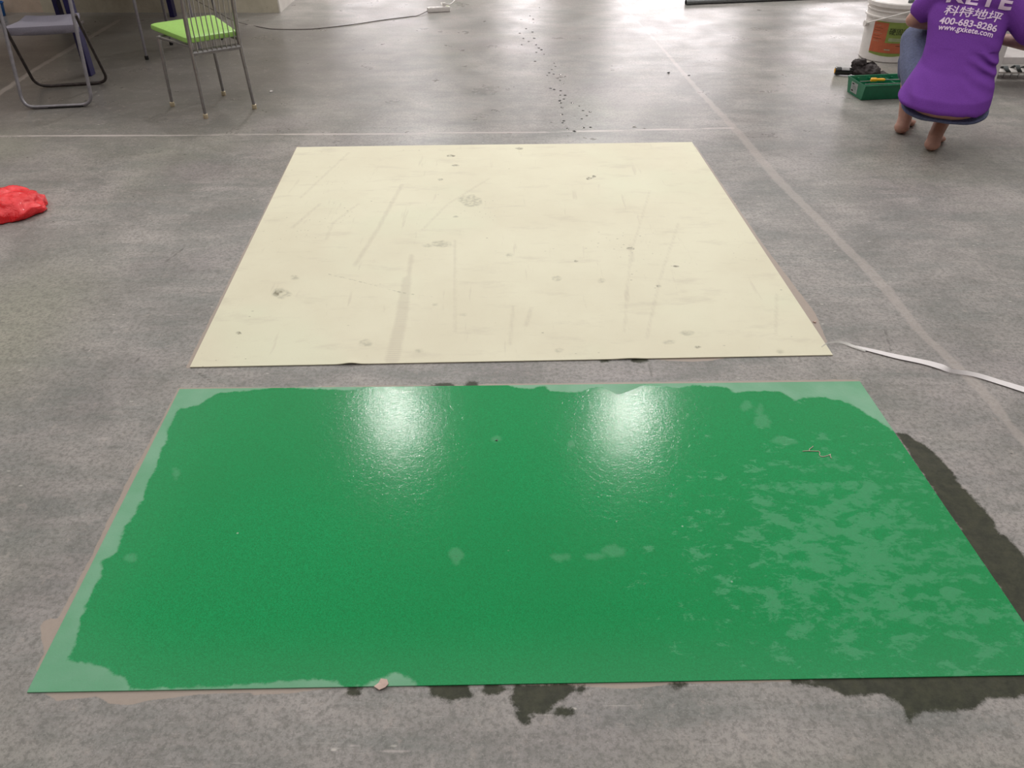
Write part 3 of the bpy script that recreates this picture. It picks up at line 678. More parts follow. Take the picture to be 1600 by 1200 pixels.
# ------------------------------------------------------------------ paint bucket
def bucket():
    base = G(1384, 99); c = Vector((base.x, base.y+.185, 0)); c.x = (1384-800)/1296*base.y*1.02
    r0, r1, H = .185, .200, .40
    t = thing('paint_bucket', 'large white lidded bucket with orange and green label behind the green toolbox', 'bucket', c)
    def R(z): return r0+(r1-r0)*z/H
    bm = B(); lathe(bm, [(r0-.006, 0), (r0, .006), (R(.30), .30), (R(.3)+.012, .302), (R(.31)+.012, .312), (R(.31)+.002, .315), (R(.345), .345), (R(.345)+.008, .347), (R(.35)+.008, .355), (R(.36), .358), (R(.38), .38)], c, 64); obj('body', bm, M['white'], t, True)
    bm = B(); lathe(bm, [(r1+.002, .378), (r1+.014, .380), (r1+.014, .405), (r1+.008, .412), (r1-.008, .412), (r1-.014, .402), (.06, .402), (.03, .404)], c, 64); lid = obj('lid', bm, M['white'], t, True)
    bm = B(); box(bm, c+Vector((.05, -.10, .412)), (.05, .02, .022), Matrix.Rotation(.5, 3, 'Z'), .006); obj('spout_cap', bm, M['strap'], lid, True)
    cam_az = math.atan2(-c.y, -c.x)
    def patch(a0, a1, z0, z1, off, mat, name, par, wav=None):
        bm = B(); n = 28; rows = []
        for k in range(n+1):
            a = a0+(a1-a0)*k/n; row = []
            for j in range(5):
                zz0 = z0+(wav(k/n) if wav else 0); z = zz0+(z1-zz0)*j/4; rr = R(z)+off
                row.append(bm.verts.new(c+Vector((rr*math.cos(a), rr*math.sin(a), z))))
            rows.append(row)
        for A_, B_ in zip(rows, rows[1:]):
            for j in range(4): bm.faces.new((A_[j], B_[j], B_[j+1], A_[j+1]))
        bm2 = bmesh.ops.solidify(bm, geom=bm.faces[:], thickness=-.0006)
        return obj(name, bm, mat, par, True)
    D = math.radians; a0, a1 = cam_az-D(38), cam_az+D(64)
    lab = patch(a0, a1, .058, .285, .0012, M['lgreen'], 'label', t, wav=lambda s: -.012*math.sin(PI*min(1, s*1.2)))
    patch(a0, a1, .07, .277, .0024, M['orange'], 'orange_field', lab)
    patch(a0+D(32), a1-D(10), .142, .2775, .0036, M['lgreen'], 'green_field', lab)
    def wrap(s, size, a, z, mat, name, off=.0075, ex=0):
        me = text_mesh(s, size, 1.0, ex); bm = cut_text(me, .01)
        for v in bm.verts:
            zz = z+v.co.y; rr = R(zz)+off; an = a+v.co.x/rr; v.co = c+Vector((rr*math.cos(an), rr*math.sin(an), zz))
        o = obj(name, bm, mat, lab); return o
    wrap('硬固剂', .048, a0+D(35.5), .205, M['ink'], 'lettering')
    wrap('www', .02, a0+D(52), .186, M['lwhite'], 'small_print') if False else None
    for k, (aa, bb, zz) in enumerate(((38, 66, .168), (38, 62, .156))): patch(a0+D(aa), a0+D(bb), zz, zz+.008, .0048, M['lwhite'], 'print_bar', lab)
    patch(a0+D(34), a0+D(46), .090, .097, .0034, M['lwhite'], 'print_bar', lab); patch(a0+D(56), a0+D(72), .122, .1245, .0034, M['ink'], 'print_bar', lab)
    for k in range(7): patch(a0+D(4), a0+D(16+(k*5) % 9), .255-.018*k, .2565-.018*k, .0034, M['ink'] if k % 3 else M['lwhite'], 'print_bar', lab)
    # handle
    az = cam_az-D(62); ax = Vector((math.cos(az), math.sin(az), 0)); pz = .245; rr = R(pz)+.012
    pts = []
    for q in np.linspace(0, 1, 33):
        z = pz+float(np.interp(q, (0, .2, .344, .6, .82, 1), (0, .05, .094, .150, .10, 0))); an = az+PI*q; rq = R(z)+.012+.022*math.sin(PI*q)
        pts.append(c+Vector((rq*math.cos(an), rq*math.sin(an), z)))
    pts = spline(pts[::4], 5)
    bm = B(); tube(bm, pts, .0055, 10); obj('handle', bm, M['white'], t, True)
    for s in (1, -1):
        q = c+ax*s*rr+Vector((0, 0, pz)); bm = B(); tube(bm, [q-ax*s*.014, q+ax*s*.014], .022, 16); obj('handle_lug', bm, M['white'], t, True)
bucket()

# ------------------------------------------------------------------ toolbox tray
def toolbox():
    p0 = G(1345, 157); p1 = G(1327, 147.5)                # near-left and far-left floor corners
    ang = math.radians(8); ex = Vector((math.cos(ang), math.sin(ang), 0)); ey = Vector((-math.sin(ang), math.cos(ang), 0))
    W, L, H, fl = .19, .46, .095, .022
    t = thing('toolbox_tray', 'open dark green plastic toolbox tray beside the left foot of the person', 'toolbox', p0+ex*L/2+ey*W/2)
    def ring(e, z): f_ = .25; return [p0-ex*e*f_-ey*e+Vector((0, 0, z)), p0+ex*(L+e)-ey*e+Vector((0, 0, z)), p0+ex*(L+e)+ey*(W+e)+Vector((0, 0, z)), p0-ex*e*f_+ey*(W+e)+Vector((0, 0, z))]
    rs = [ring(0, .002), ring(fl*.5, H*.5), ring(fl, H), ring(fl+.005, H), ring(fl+.005, H+.006), ring(fl-.004, H+.006), ring(fl*.5-.006, H*.5), ring(-.006, .010)]
    bm = B(); R_ = [[bm.verts.new(v) for v in r] for r in rs]
    for a, b in zip(R_, R_[1:]):
        for k in range(4): bm.faces.new((a[k], a[(k+1) % 4], b[(k+1) % 4], b[k]))
    bm.faces.new(R_[0][::-1]); bm.faces.new(R_[-1]); obj('shell', bm, M['tgreen'], t)
    bm = B(); box(bm, p0+ex*L*.55+ey*W*.5+Vector((0, 0, .044)), (.006, W+.012, .082), Matrix.Rotation(ang, 3, 'Z')); obj('divider', bm, M['tgreen'], t)
    for k in range(5):
        bm = B(); box(bm, p0+ex*(.06+.08*k)+ey*(W-.004+.01)+Vector((0, 0, .06)), (.012, .012, .06), Matrix.Rotation(ang, 3, 'Z')); obj('inner_rib', bm, M['tgreen'], t)
    # sticker on the flared end
    nrm = (-ex*H+Vector((0, 0, -1))*fl*.25).normalized(); upv = (Vector((0, 0, H))-ex*fl*.25).normalized()
    def sp(s, h, o): return p0+ey*(W*s)+upv*h-ex*.0+nrm*o
    def plate(s0, s1, h0, h1, o, mat, nm, par):
        bm = B(); vs = [bm.verts.new(sp(s, h, o)) for s, h in ((s0, h0), (s1, h0), (s1, h1), (s0, h1))]; f = bm.faces.new(vs); bmesh.ops.solidify(bm, geom=[f], thickness=.0005); return obj(nm, bm, mat, par)
    s_ = plate(.36, .80, .018, .084, .0016, M['sticker'], 'sticker', t)
    plate(.60, .74, .070, .078, .0024, M['ink'], 'print_bar', s_); plate(.62, .74, .026, .036, .0024, M['ink'], 'print_bar', s_)
    for k in range(3): plate(.44, .72, .044+.008*k, .0455+.008*k, .0024, M['strap'], 'print_bar', s_)
    # contents
    q = p0+ex*.085+ey*.085+Vector((0, 0, .106)); dv = (ex*1-ey*.12).normalized()
    sd = thing('screwdriver', 'yellow handled screwdriver lying in the green toolbox tray', 'screwdriver', q)
    qs = [q+dv*s for s in (0, .006, .03, .045, .06, .085, .095)]; bm = B()
    for (a, b, r0_, r1_) in zip(qs, qs[1:], (.009, .014, .014, .009, .010, .010), (.014, .014, .009, .010, .010, .006)): tube(bm, [a, b], r0_, 12, r1=r1_)
    obj('handle', bm, M['yellow'], sd, True)
    bm = B(); tube(bm, [q+dv*.09, q+dv*.22], .003, 8); obj('shaft', bm, M['chrome'], sd, True)
    for k, (a, b, lb) in enumerate((((.03, .115), (.42, .135), 'long thin steel rod along the far side of the green tray'), ((.03, .05), (.40, .04), 'thin steel rod nearest the front of the green tray'))):
        bm = B(); z = Vector((0, 0, .0885)); tube(bm, [p0+ex*a[0]+ey*a[1]+z, p0+ex*b[0]+ey*b[1]+z], .0028, 6); tag(obj('metal_rod', bm, M['chrome'], None, True), lb, 'rod')
toolbox()

# ------------------------------------------------------------------ torch and rag
p = G(1303, 117); q = G(1330, 118); dv = (q-p).normalized(); z = Vector((0, 0, .0285))
t = thing('torch', 'short black torch with a yellow ring lying beside the dark rag', 'torch', (p+q)/2)
bm = B(); 
for a, b, r0_, r1_ in ((0, .010, .025, .028), (.010, .035, .028, .028), (.035, .04, .028, .026), (.04, .10, .026, .026), (.10, .125, .026, .016)): tube(bm, [p+dv*a+z, p+dv*b+z], r0_, 16, r1=r1_)
obj('barrel', bm, M['blackp'], t, True)
bm = B(); tube(bm, [p+z-dv*.003, p+dv*.003+z], .016, 16); obj('lens_ring', bm, M['yellow'], t, True)
bm = B(); tube(bm, [p+dv*.042+z+Vector((0, 0, .002)), p+dv*.095+z+Vector((0, 0, .002))], .0253, 18); obj('highlight_band', bm, M['chrome'], t, True)  # chrome sliver standing in for the highlight along the barrel top
def crumple(me, c, amp, f, seed=0, zf=1):
    for v in me.vertices:
        n_ = noise.noise_vector((v.co-c)*f+Vector((seed, 0, 0))); v.co += Vector((n_.x, n_.y, n_.z*zf))*amp
        n2 = noise.noise_vector((v.co-c)*f*2.7+Vector((0, seed, 0))); v.co += n2*amp*.4
        v.co.z = max(v.co.z, .001)
rc = G(1347, 118)
bm = B(); ell(bm, rc+Vector((-.035, .03, .065)), (.05, .045, .045)); ell(bm, rc+Vector((.04, .0, .035)), (.08, .06, .04)); ell(bm, rc+Vector((-.02, -.0, .03)), (.06, .05, .03)); ell(bm, rc+Vector((.12, .0, .012)), (.06, .03, .014)); ell(bm, rc+Vector((.06, .03, .06)), (.035, .03, .02))
o = melt('rag', bm, M['rag'], .006, 2, None, lambda m: crumple(m, rc, .022, 22, 3)); tag(o, 'crumpled black brown rag lying between the bucket and the toolbox', 'rag')

# ------------------------------------------------------------------ red bag
rc = G(-12, 338); rc.y += .06
bm = B(); ell(bm, rc+Vector((0, 0, .02)), (.232, .165, .078), None, 40, 24); ell(bm, rc+Vector((.05, .03, .04)), (.13, .10, .045)); ell(bm, rc+Vector((-.2, 0, .04)), (.15, .13, .06))
def bagf(m):
    for v in m.vertices:
        d = v.co-rc
        r1_ = 1-abs(noise.noise(d*9+Vector((2, 0, 0))))*2; r2_ = 1-abs(noise.noise(d*21+Vector((0, 5, 0))))*2
        v.co += Vector((d.x, d.y, .06)).normalized()*(.024*r1_+.011*r2_-.020)
        v.co.z = max(v.co.z*1.0, .001+.004*(noise.noise(d*15)+.5))
o = melt('plastic_bag', bm, M['red'], .007, 2, None, bagf); tag(o, 'crumpled shiny red plastic bag on the floor at the left edge', 'bag')

# ------------------------------------------------------------------ white strip with clear tail
def ribbon(name, px, ws, tw, mat, parent, thick=.0012, zoff=.004):
    C = spline([G(x, y, 0) for x, y in px], 8); n_ = len(C)
    W = np.interp(np.linspace(0, 1, n_), np.linspace(0, 1, len(ws)), ws); T = np.interp(np.linspace(0, 1, n_), np.linspace(0, 1, len(tw)), tw)
    bm = B(); rows = []
    for i, p_ in enumerate(C):
        tg = (C[min(i+1, n_-1)]-C[max(i-1, 0)]).normalized(); sd = Vector((-tg.y, tg.x, 0)); a = T[i]
        ac = sd*math.cos(a)+Vector((0, 0, 1))*math.sin(a); nn = tg.cross(ac).normalized(); hw = W[i]/2
        cen = p_+Vector((0, 0, zoff+abs(math.sin(a))*hw))
        rows.append([bm.verts.new(cen+ac*s*hw+nn*o_*thick/2) for s, o_ in ((-1, -1), (1, -1), (1, 1), (-1, 1))])
    for A_, B_ in zip(rows, rows[1:]):
        for k in range(4): bm.faces.new((A_[k], A_[(k+1) % 4], B_[(k+1) % 4], B_[k]))
    bm.faces.new(rows[0]); bm.faces.new(rows[-1][::-1]); return obj(name, bm, mat, parent)
t = thing('edge_strip', 'long narrow white plastic strip at the right corner of the cream sheet', 'strip', G(1450, 570))
ribbon('strip', [(1326, 541), (1360, 549), (1400, 558.5), (1440, 567), (1466, 575), (1485, 583), (1520, 588), (1560, 599), (1610, 614), (1700, 640)], [.006, .018, .026, .026, .024, .014, .016, .022, .03, .03], [.25, .1, .05, .1, .35, 1.1, .6, .2, .1, .1], M['whitestrip'], t)
f_ = ribbon('film_tail', [(1283, 544), (1292, 539), (1305, 536.5), (1318, 538), (1332, 543), (1352, 550)], [.004, .006, .006, .010, .014, .01], [.9, 1.2, 1.0, .6, .3, .2], M['film'], t, .001); f_['label'] = 'curled clear film tail'

# small litter
def scrap(name, px, py, sz, mat, label, cat, z=0., seed=1, ht=.006):
    rnd = random.Random(seed); c = G(px, py); bm = B(); n_ = 7
    lo = []; hi = []
    for k in range(n_):
        a = 2*PI*k/n_; r = sz*rnd.uniform(.5, 1.2); q_ = c+Vector((r*math.cos(a), r*math.sin(a)*.8, z+.0006)); lo.append(bm.verts.new(q_)); hi.append(bm.verts.new(q_+Vector((0, 0, rnd.uniform(.2, 1)*ht))))
    for k in range(n_): bm.faces.new((lo[k], lo[(k+1) % n_], hi[(k+1) % n_], hi[k]))
    bm.faces.new(lo[::-1]); ctr_ = bm.verts.new(c+Vector((0, 0, z+ht*.9)))
    for k in range(n_): bm.faces.new((hi[k], hi[(k+1) % n_], ctr_))
    return tag(obj(name, bm, mat), label, cat)
scrap('paper_scrap', 424, 144, .012, M['white'], 'tiny white scrap on the floor right of the lime green chair', 'scrap', seed=2, ht=.012)
scrap('tape_scrap', 597, 1071, .016, M['beige'], 'torn pinkish scrap at the near edge of the green sheet', 'scrap', z=.0036, seed=5, ht=.004)
scrap('dirt_crumb', 1045, 114, .010, M['rubber'], 'small dark crumb beside the floor joint beyond the cream sheet', 'crumb', seed=8, ht=.008)
scrap('dirt_crumb', 776, 690, .004, M['tube_dark'], 'tiny brown crumb on the upper middle of the wet green sheet', 'crumb', z=.0036, seed=9, ht=.003)
scrap('paper_scrap', 991, 198, .008, M['white'], 'tiny white speck just beyond the far edge of the cream sheet', 'scrap', seed=12, ht=.006)
scrap('paper_scrap', 1273, 504, .008, M['beige'], 'small beige flake at the right edge of the cream sheet', 'scrap', seed=14, ht=.006)
zt = .0048
bm = B(); tube(bm, spline([G(x, y, zt) for x, y in ((1254, 705), (1262, 704.5), (1275, 705), (1279, 705), (1281, 708), (1280.5, 711), (1284, 713.5), (1289, 713), (1295, 711), (1298, 709.5))], 6), .0011, 6)
tube(bm, spline([G(x, y, zt+.001) for x, y in ((1264.5, 705), (1265, 701.5), (1268, 699.5), (1270.5, 697))], 5), .0011, 6); tube(bm, spline([G(x, y, zt+.001) for x, y in ((1297, 710), (1297.5, 713), (1299, 716))], 4), .0011, 6)
tag(obj('thread', bm, M['beige'], None, True), 'short curly beige thread lying on the right of the green sheet', 'thread')
# droplets trail (too many and tiny to name one by one)
bm = B(); rnd = random.Random(4)
drops = [(828, 25), (833, 30), (822, 45), (812, 52), (818, 60), (826, 65), (832, 50), (838, 70), (815, 70), (842, 75), (846, 78), (838, 82), (850, 85), (835, 60), (843, 12), (836, 96), (866, 99), (868, 104), (862, 109), (858, 114), (865, 116), (855, 118), (876, 117), (871, 122), (875, 126), (880, 131), (860, 138), (866, 140), (876, 142), (875, 149), (883, 149), (875, 157), (876, 161), (881, 155), (878, 168), (894, 161), (905, 166), (911, 173), (922, 175), (917, 181), (878, 179), (881, 189), (879, 192), (909, 186), (912, 200), (922, 199), (887, 201), (897, 205), (1076, 118)]
for x, y in drops:
    for k in range(rnd.choice((1, 1, 2))):
        p = G(x+rnd.uniform(-1.5, 1.5)*k, y+rnd.uniform(-1, 1)*k); r = rnd.uniform(.005, .011)
        ell(bm, p+Vector((0, 0, .0008)), (r, r*rnd.uniform(.8, 1.4), .0025), None, 10, 6)
o = tag(obj('water_droplets', bm, M['water'], None, True), 'trail of small dark water drops beyond the cream sheet', 'water drops', kind='stuff')

# ------------------------------------------------------------------ white stand and spiked shoe
p = G(1537, 142)
t = thing('metal_stand', 'white metal stand with low shelf to the right of the person', 'stand', (p.x+.4, p.y+.2, 0))
for x in (p.x+.03, p.x+.80):
    for y in (p.y+.02, p.y+.36):
        bm = B(); box(bm, (x, y, .375), (.058, .04, .75), None, .004); obj('post', bm, M['whitest'], t)
bm = B(); box(bm, (p.x+.415, p.y+.19, .19), (.76, .33, .045), None, .004); obj('shelf', bm, M['whitest'], t)
bm = B(); box(bm, (p.x+.415, p.y+.19, .765), (.86, .42, .03), None, .005); obj('top_board', bm, M['whitest'], t)

c = G(1583, 121); c.y += .03
t = thing('spiked_shoe', 'white spiked sole plate with grey straps right of the person', 'shoe', c)
bm = B(); out = []
for k in range(28):
    a = 2*PI*k/28; out.append((.155*math.copysign(abs(math.cos(a))**.7, math.cos(a)), .055*math.copysign(abs(math.sin(a))**.8, math.sin(a))*(1-.15*math.cos(a))))
lo = [bm.verts.new(c+Vector((x, y, .034))) for x, y in out]; hi = [bm.verts.new(c+Vector((x, y, .042))) for x, y in out]
for k in range(28): bm.faces.new((lo[k], lo[(k+1) % 28], hi[(k+1) % 28], hi[k]))
bm.faces.new(lo[::-1]); bm.faces.new(hi); obj('sole_plate', bm, M['white'], t)
for i in range(6):
    for s in (-1, 1):
        q = c+Vector((-.13+.052*i, s*.036, .035)); bm = B(); tube(bm, [q, q-Vector((0, 0, .035))], .003, 6, r1=.0012); obj('spike', bm, M['steel'], t)
for x, hgt in ((-.06, .022), (.02, .03), (.09, .022)):
    pts = [c+Vector((x+.012*math.sin(a*2), .056*math.cos(a), .042+hgt*math.sin(a))) for a in np.linspace(0, PI, 13)]
    bm = B(); rows = []
    for q in pts: rows.append([bm.verts.new(q+Vector((dx, 0, dz))) for dx, dz in ((-.016, 0), (.016, 0), (.016, .003), (-.016, .003))])
    for A_, B_ in zip(rows, rows[1:]):
        for k in range(4): bm.faces.new((A_[k], A_[(k+1) % 4], B_[(k+1) % 4], B_[k]))
    bm.faces.new(rows[0]); bm.faces.new(rows[-1][::-1]); obj('strap', bm, M['strap'], t, True)

# ------------------------------------------------------------------ person squatting, seen from behind
FW = Vector((.46, .888, 0)).normalized(); RT = Vector((FW.y, -FW.x, 0)); PO = Vector((2.37, 4.40, 0)); UP = Vector((0, 0, 1))
def L(s, t_, z): return PO+RT*s+FW*t_+UP*z
def frame(dirv, upv):
    x = dirv.normalized(); z = (upv-x*upv.dot(x)).normalized(); y = z.cross(x); return Matrix((x, y, z)).transposed().to_quaternion()
person = thing('person', 'barefoot person in purple shirt and denim shorts squatting with back turned', 'person', PO)
hipL, hipR = L(-.10, .02, .29), L(.10, .02, .29)
kneeL, kneeR = L(-.25, .44, .47), L(.085, .43, .46)
ankL, ankR = L(-.185, .265, .085), L(.000, .035, .085)
shL, shR = L(-.175, .33, .76), L(.165, .30, .725)
elL, elR = L(-.290, .30, .605), L(.37, .20, .56)
wrL, wrR = L(-.13, .50, .55), L(.15, .47, .52)
TRUNK = ((0, .0, .245, .185, .150, .075), (0, .07, .36, .15, .08, .10), (0, .15, .45, .14, .075, .10), (-.01, .22, .55, .145, .075, .10), (-.02, .29, .65, .155, .075, .10), (-.02, .33, .72, .15, .06, .07))
def body():
    bm = B()
    # trunk
    for (s, t_, z, a, b, c) in TRUNK:
        ell(bm, L(s, t_, z), (a, b, c), frame(RT, UP+FW*(.5 if z > .3 else 0)), 24, 14)
    chain(bm, [L(-.02, .34, .76), L(-.02, .40, .86)], [.062, .055])                      # neck
    hc = L(-.02, .46, .925)
    fq = frame(RT, UP*.75-FW*0+FW*-.0+UP*0)
    ell(bm, hc, (.075, .093, .105), fq, 28, 18); ell(bm, hc+FW*.03-UP*.05, (.055, .062, .055), fq)   # skull, jaw
    ell(bm, hc+FW*.096-UP*.012, (.013, .017, .024)); ell(bm, hc+FW*.088+UP*.02, (.045, .012, .009)); ell(bm, hc+FW*.085-UP*.05, (.024, .012, .010))
    for s in (-1, 1): ell(bm, hc+RT*s*.077-FW*.004, (.010, .018, .030), fq)
    # legs
    chain(bm, [hipL, L(-.17, .22, .37), kneeL], [.095, .085, .058]); chain(bm, [hipR, L(.11, .2, .38), kneeR], [.095, .085, .058])
    for k_, a_, sg in ((kneeL, ankL, -1), (kneeR, ankR, 1)):
        m1 = k_.lerp(a_, .35)-FW*.015; chain(bm, [k_, m1, k_.lerp(a_, .72), a_], [.056, .056, .044, .038])
        d_ = (FW+RT*.10).normalized(); q = frame(d_, UP)
        he = a_-d_*.018; he.z = .034
        ell(bm, he, (.046, .043, .036), q); chain(bm, [a_-UP*.005, he+UP*.01], [.038, .038]); ell(bm, he-d_*.012-UP*.006, (.036, .038, .028), q)
        ball = a_+d_*.13; ball.z = .024; sd_ = UP.cross(d_)
        chain(bm, [he+d_*.01, a_+d_*.06+UP*(.045-a_.z), ball], [.032, .036, .024]); ell(bm, ball, (.045, .050, .020), q)
        cap(bm, a_+UP*(.05-a_.z)+d_*.02, ball+UP*.006, .032, .022)
        for k, (off, ln, r_) in enumerate(((.034, .058, .0125), (.014, .062, .0095), (-.003, .058, .009), (-.019, .052, .0085), (-.034, .044, .008))):
            b0 = ball+sd_*off*sg; b0.z = .016; b1 = b0+d_*ln; b1.z = r_+.001; chain(bm, [b0, b1], [r_*1.1, r_], 10)
        for s in (-1, 1): ell(bm, a_+sd_*s*.030, (.010, .010, .012))
    # arms and hands
    for sh, el, wr, sg in ((shL, elL, wrL, -1), (shR, elR, wrR, 1)):
        chain(bm, [L(-.02+sg*.10, .31, .74), sh, sh.lerp(el, .5), el], [.062, .058, .047, .038]); m1 = el.lerp(wr, .3); chain(bm, [el, m1, wr], [.038, .040, .026])
        d_ = (wr-el).normalized(); inw = (L(0, .6, .48)-wr).normalized(); d_ = (d_*.5+inw*.6).normalized()
        sd_ = d_.cross(UP).normalized(); pn = sd_.cross(d_)             # palm faces down
        pc = wr+d_*.05; ell(bm, pc, (.050, .038, .016), frame(d_, pn)); chain(bm, [wr, wr+d_*.03], [.025, .022])
        for k, (off, l1) in enumerate(((-.030, .030), (-.010, .036), (.010, .034), (.029, .027))):
            b0 = wr+d_*(.088-abs(off)*.3)+sd_*off; b1 = b0+(d_*.9-pn*.45).normalized()*l1; b2 = b1+(d_*.35-pn*.95).normalized()*l1*.8; b3 = b2+(-d_*.35-pn*.9).normalized()*l1*.6
            chain(bm, [b0, b1, b2, b3], [.0092, .0088, .008, .007], 10)
        th = -sg; b0 = wr+d_*.03+sd_*th*.028; b1 = b0+(d_*.6+sd_*th*.6-pn*.3).normalized()*.036; b2 = b1+(d_*.9-pn*.5).normalized()*.028
        chain(bm, [b0, b1, b2], [.013, .0105, .009], 10)
    return melt('body', bm, M['skin'], .0052, 4, person, None, .5), hc, fq
bodyo, hc, fq = body()
# hair cap
bm = B(); ell(bm, hc+UP*.016-FW*.012, (.083, .098, .103), fq, 30, 20)
def hairf(m):
    for v in m.vertices:
        d = v.co-hc
        v.co += d.normalized()*.004*noise.noise(d*60)
bmesh.ops.bisect_plane(bm, geom=bm.verts[:]+bm.edges[:]+bm.faces[:], plane_co=hc+FW*.045-UP*.005, plane_no=(FW*.75-UP*.55), clear_outer=True)
bmesh.ops.holes_fill(bm, edges=[e for e in bm.edges if e.is_boundary], sides=0)
melt('hair', bm, M['hair'], .005, 1, person, hairf)
for s in (-1, 1):
    bm = B(); ell(bm, hc+RT*s*.031+FW*.082+UP*.004, (.0125, .008, .007)); e_ = obj('eye', bm, M['eye'], person, True)
    bm = B(); ell(bm, hc+RT*s*.031+FW*.0885+UP*.004, (.005, .003, .005)); obj('iris', bm, M['ink'], e_, True)
bm = B(); ell(bm, hc+FW*.094-UP*.05, (.022, .006, .006)); obj('mouth', bm, M['lip'], person, True)

def loft(bm, rings, n=40, tilt=.0):
    R_ = []
    for (s, t_, z, a, b, sl) in rings:
        row = []
        for k in range(n):
            an = 2*PI*k/n; ca, sa = math.cos(an), math.sin(an)
            ex_ = math.copysign(abs(ca)**.85, ca)*a; ey_ = math.copysign(abs(sa)**.85, sa)*b
            row.append(bm.verts.new(L(s+ex_, t_+ey_, z+sl*ey_)))
        R_.append(row)
    for A_, B_ in zip(R_, R_[1:]):
        for k in range(n): bm.faces.new((A_[k], A_[(k+1) % n], B_[(k+1) % n], B_[k]))
    bm.faces.new(R_[0][::-1]); bm.faces.new(R_[-1])
# shorts
bm = B()
loft(bm, [(0, .02, .178, .10, .07, 0), (0, .01, .20, .185, .125, .1), (0, .005, .232, .218, .162, .16), (0, .008, .252, .220, .162, .24), (0, .02, .262, .19, .135, .24)], 40)
chain(bm, [L(-.10, .03, .28), L(-.185, .24, .37), L(-.255, .45, .475)], [.115, .105, .080]); chain(bm, [L(-.235, .38, .43), L(-.25, .41, .36), L(-.245, .40, .30)], [.07, .066, .055])
chain(bm, [L(.09, .03, .28), L(.095, .22, .38), L(.09, .42, .465)], [.115, .100, .078]); chain(bm, [L(.085, .35, .43), L(.085, .36, .36), L(.08, .33, .30)], [.07, .062, .05])
def shortf(m):
    for v in m.vertices:
        d = v.co-PO; v.co += Vector((1, 1, 0)).normalized()*.006*noise.noise(Vector((d.x*16, d.y*16, d.z*6))); v.co.z += .004*noise.noise(d*14)
melt('shorts', bm, M['denim'], .007, 5, person, shortf)
# shirt
bm = B()
loft(bm, [(-.012, -.010, .272, .226, .170, .16), (-.018, -.008, .290, .232, .174, .16), (-.012, .01, .34, .222, .165, .2), (-.006, .06, .40, .200, .150, .25), (0, .12, .46, .186, .142, .3), (-.005, .175, .53, .184, .140, .35), (-.012, .225, .60, .192, .136, .35), (-.02, .265, .66, .205, .130, .35), (-.02, .30, .72, .205, .115, .35), (-.02, .33, .765, .165, .095, .3), (-.02, .355, .80, .09, .075, .3)], 48)
for (s, t_, z, a, b, c) in TRUNK[1:]: ell(bm, L(s, t_+.01, z), (a+.005, b+.024, c+.01), frame(RT, UP+FW*.5), 24, 14)
for sh, el, sg in ((shL, elL, -1), (shR, elR, 1)):
    e_ = sh.lerp(el, .62); chain(bm, [L(-.02+sg*.07, .30, .725), sh-UP*.0, e_], [.085, .080, .073 if sg < 0 else .08], 24)
def shirtf(m):
    # cut the sleeve ends flat-ish, then add drape folds
    for v in m.vertices:
        d = v.co-PO; s = d.dot(RT); t_ = d.dot(FW); z = d.z
        # folds fanning from the right waist
        side = max(0., min(1., (s-.02)/.12)); zz = max(0., 1-abs(z-.47)/.16)
        ph = (z*1.0+.42*s)*115
        amp = .014*side*zz*math.sin(ph+2*noise.noise(d*8))
        left = max(0., min(1., (-s-.04)/.12)); zl = max(0., 1-abs(z-.32)/.10)
        amp += .008*left*zl*math.sin((s*1.2+z*.7)*48)
        amp += .006*noise.noise(Vector((s*9, t_*9, z*6)))
        flat = 1 if z < .52 else .35
        v.co -= (FW*.9+RT*(-.3 if s > 0 else .3))*amp*flat if t_ < .35 else Vector()
        hem = .012*noise.noise(Vector((s*12, t_*12, 3)))
        if z < .31: v.co.z += hem*(.31-z)/.05
shirt = melt('shirt', bm, M['purple'], .0062, 4, person, shirtf)
me = shirt.data
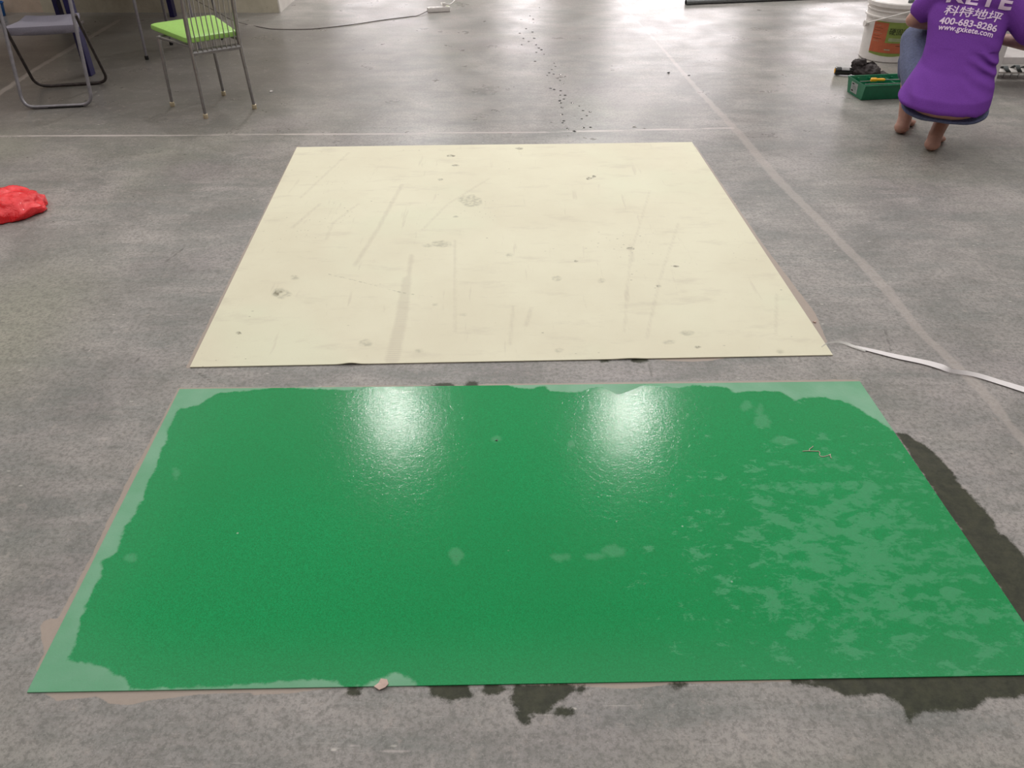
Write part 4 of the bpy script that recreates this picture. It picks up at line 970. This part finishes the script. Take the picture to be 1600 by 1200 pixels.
# rib knit collar and stitched hem
def hem_loop(rng, scale, r, mat, name):
    s0, t0, z0, a, b, sl = rng; pts = []
    for k in range(49):
        an = 2*PI*k/48; ca, sa = math.cos(an), math.sin(an)
        pts.append(L(s0+math.copysign(abs(ca)**.85, ca)*a*scale, t0+math.copysign(abs(sa)**.85, sa)*b*scale, z0+sl*math.copysign(abs(sa)**.85, sa)*b))
    bm = B(); tube(bm, pts, r, 6); return obj(name, bm, mat, person, True)
hem_loop((-.02, .362, .805, .075, .066, .3), 1, .008, M['purple_hem'], 'collar')
# lettering on the back: each line is laid on the shirt itself
vs = [shirt.matrix_basis @ Vector(v.co)+PO for v in me.vertices]
bvh = BVHTree.FromPolygons(vs, [tuple(p.vertices) for p in me.polygons])
spine = (L(-.02, .30, .72)-L(0, .10, .43)).normalized(); spine = (spine-RT*spine.dot(RT)).normalized()
nb = spine.cross(RT)                       # points forward into the back
def back_text(s, size, x0, y0, width, rot, space=1., ex=0., shear=0.):
    m_ = text_mesh(s, size, space, ex, shear); bm = cut_text(m_, .008)
    xs_ = [v.co.x for v in bm.verts]; k = width/(max(xs_)-min(xs_)); mn = min(xs_)
    c_, s_ = math.cos(rot), math.sin(rot); org = L(0, .10, .60)-nb*.5
    for v in bm.verts:
        x = (v.co.x-mn)*k; y = v.co.y
        X_, Y_ = x0+x*c_-y*s_, y0+x*s_+y*c_
        st_ = org+RT*X_+spine*Y_; hit = bvh.ray_cast(st_, nb)
        v.co = (hit[0] if hit[0] else st_+nb*.5)-nb*.0028
    o = obj('lettering', bm, M['print'], person); return o
TR = math.radians(-3)
back_text('KETE', .088, -.150, .174, .315, TR, 1.15, .003)
back_text('科特地坪', .060, -.145, .106, .280, TR, 1.0, 0, .12)
back_text('科特地坪', .060, -.1435, .1065, .280, TR, 1.0, 0, .12)
back_text('科特地坪', .060, -.145, .108, .280, TR, 1.0, 0, .12)
back_text('400-683-8286', .050, -.154, .054, .284, TR, 1.0, .0012)
back_text('www.gxkete.com', .042, -.150, .022, .270, TR, 1.05, .0010)
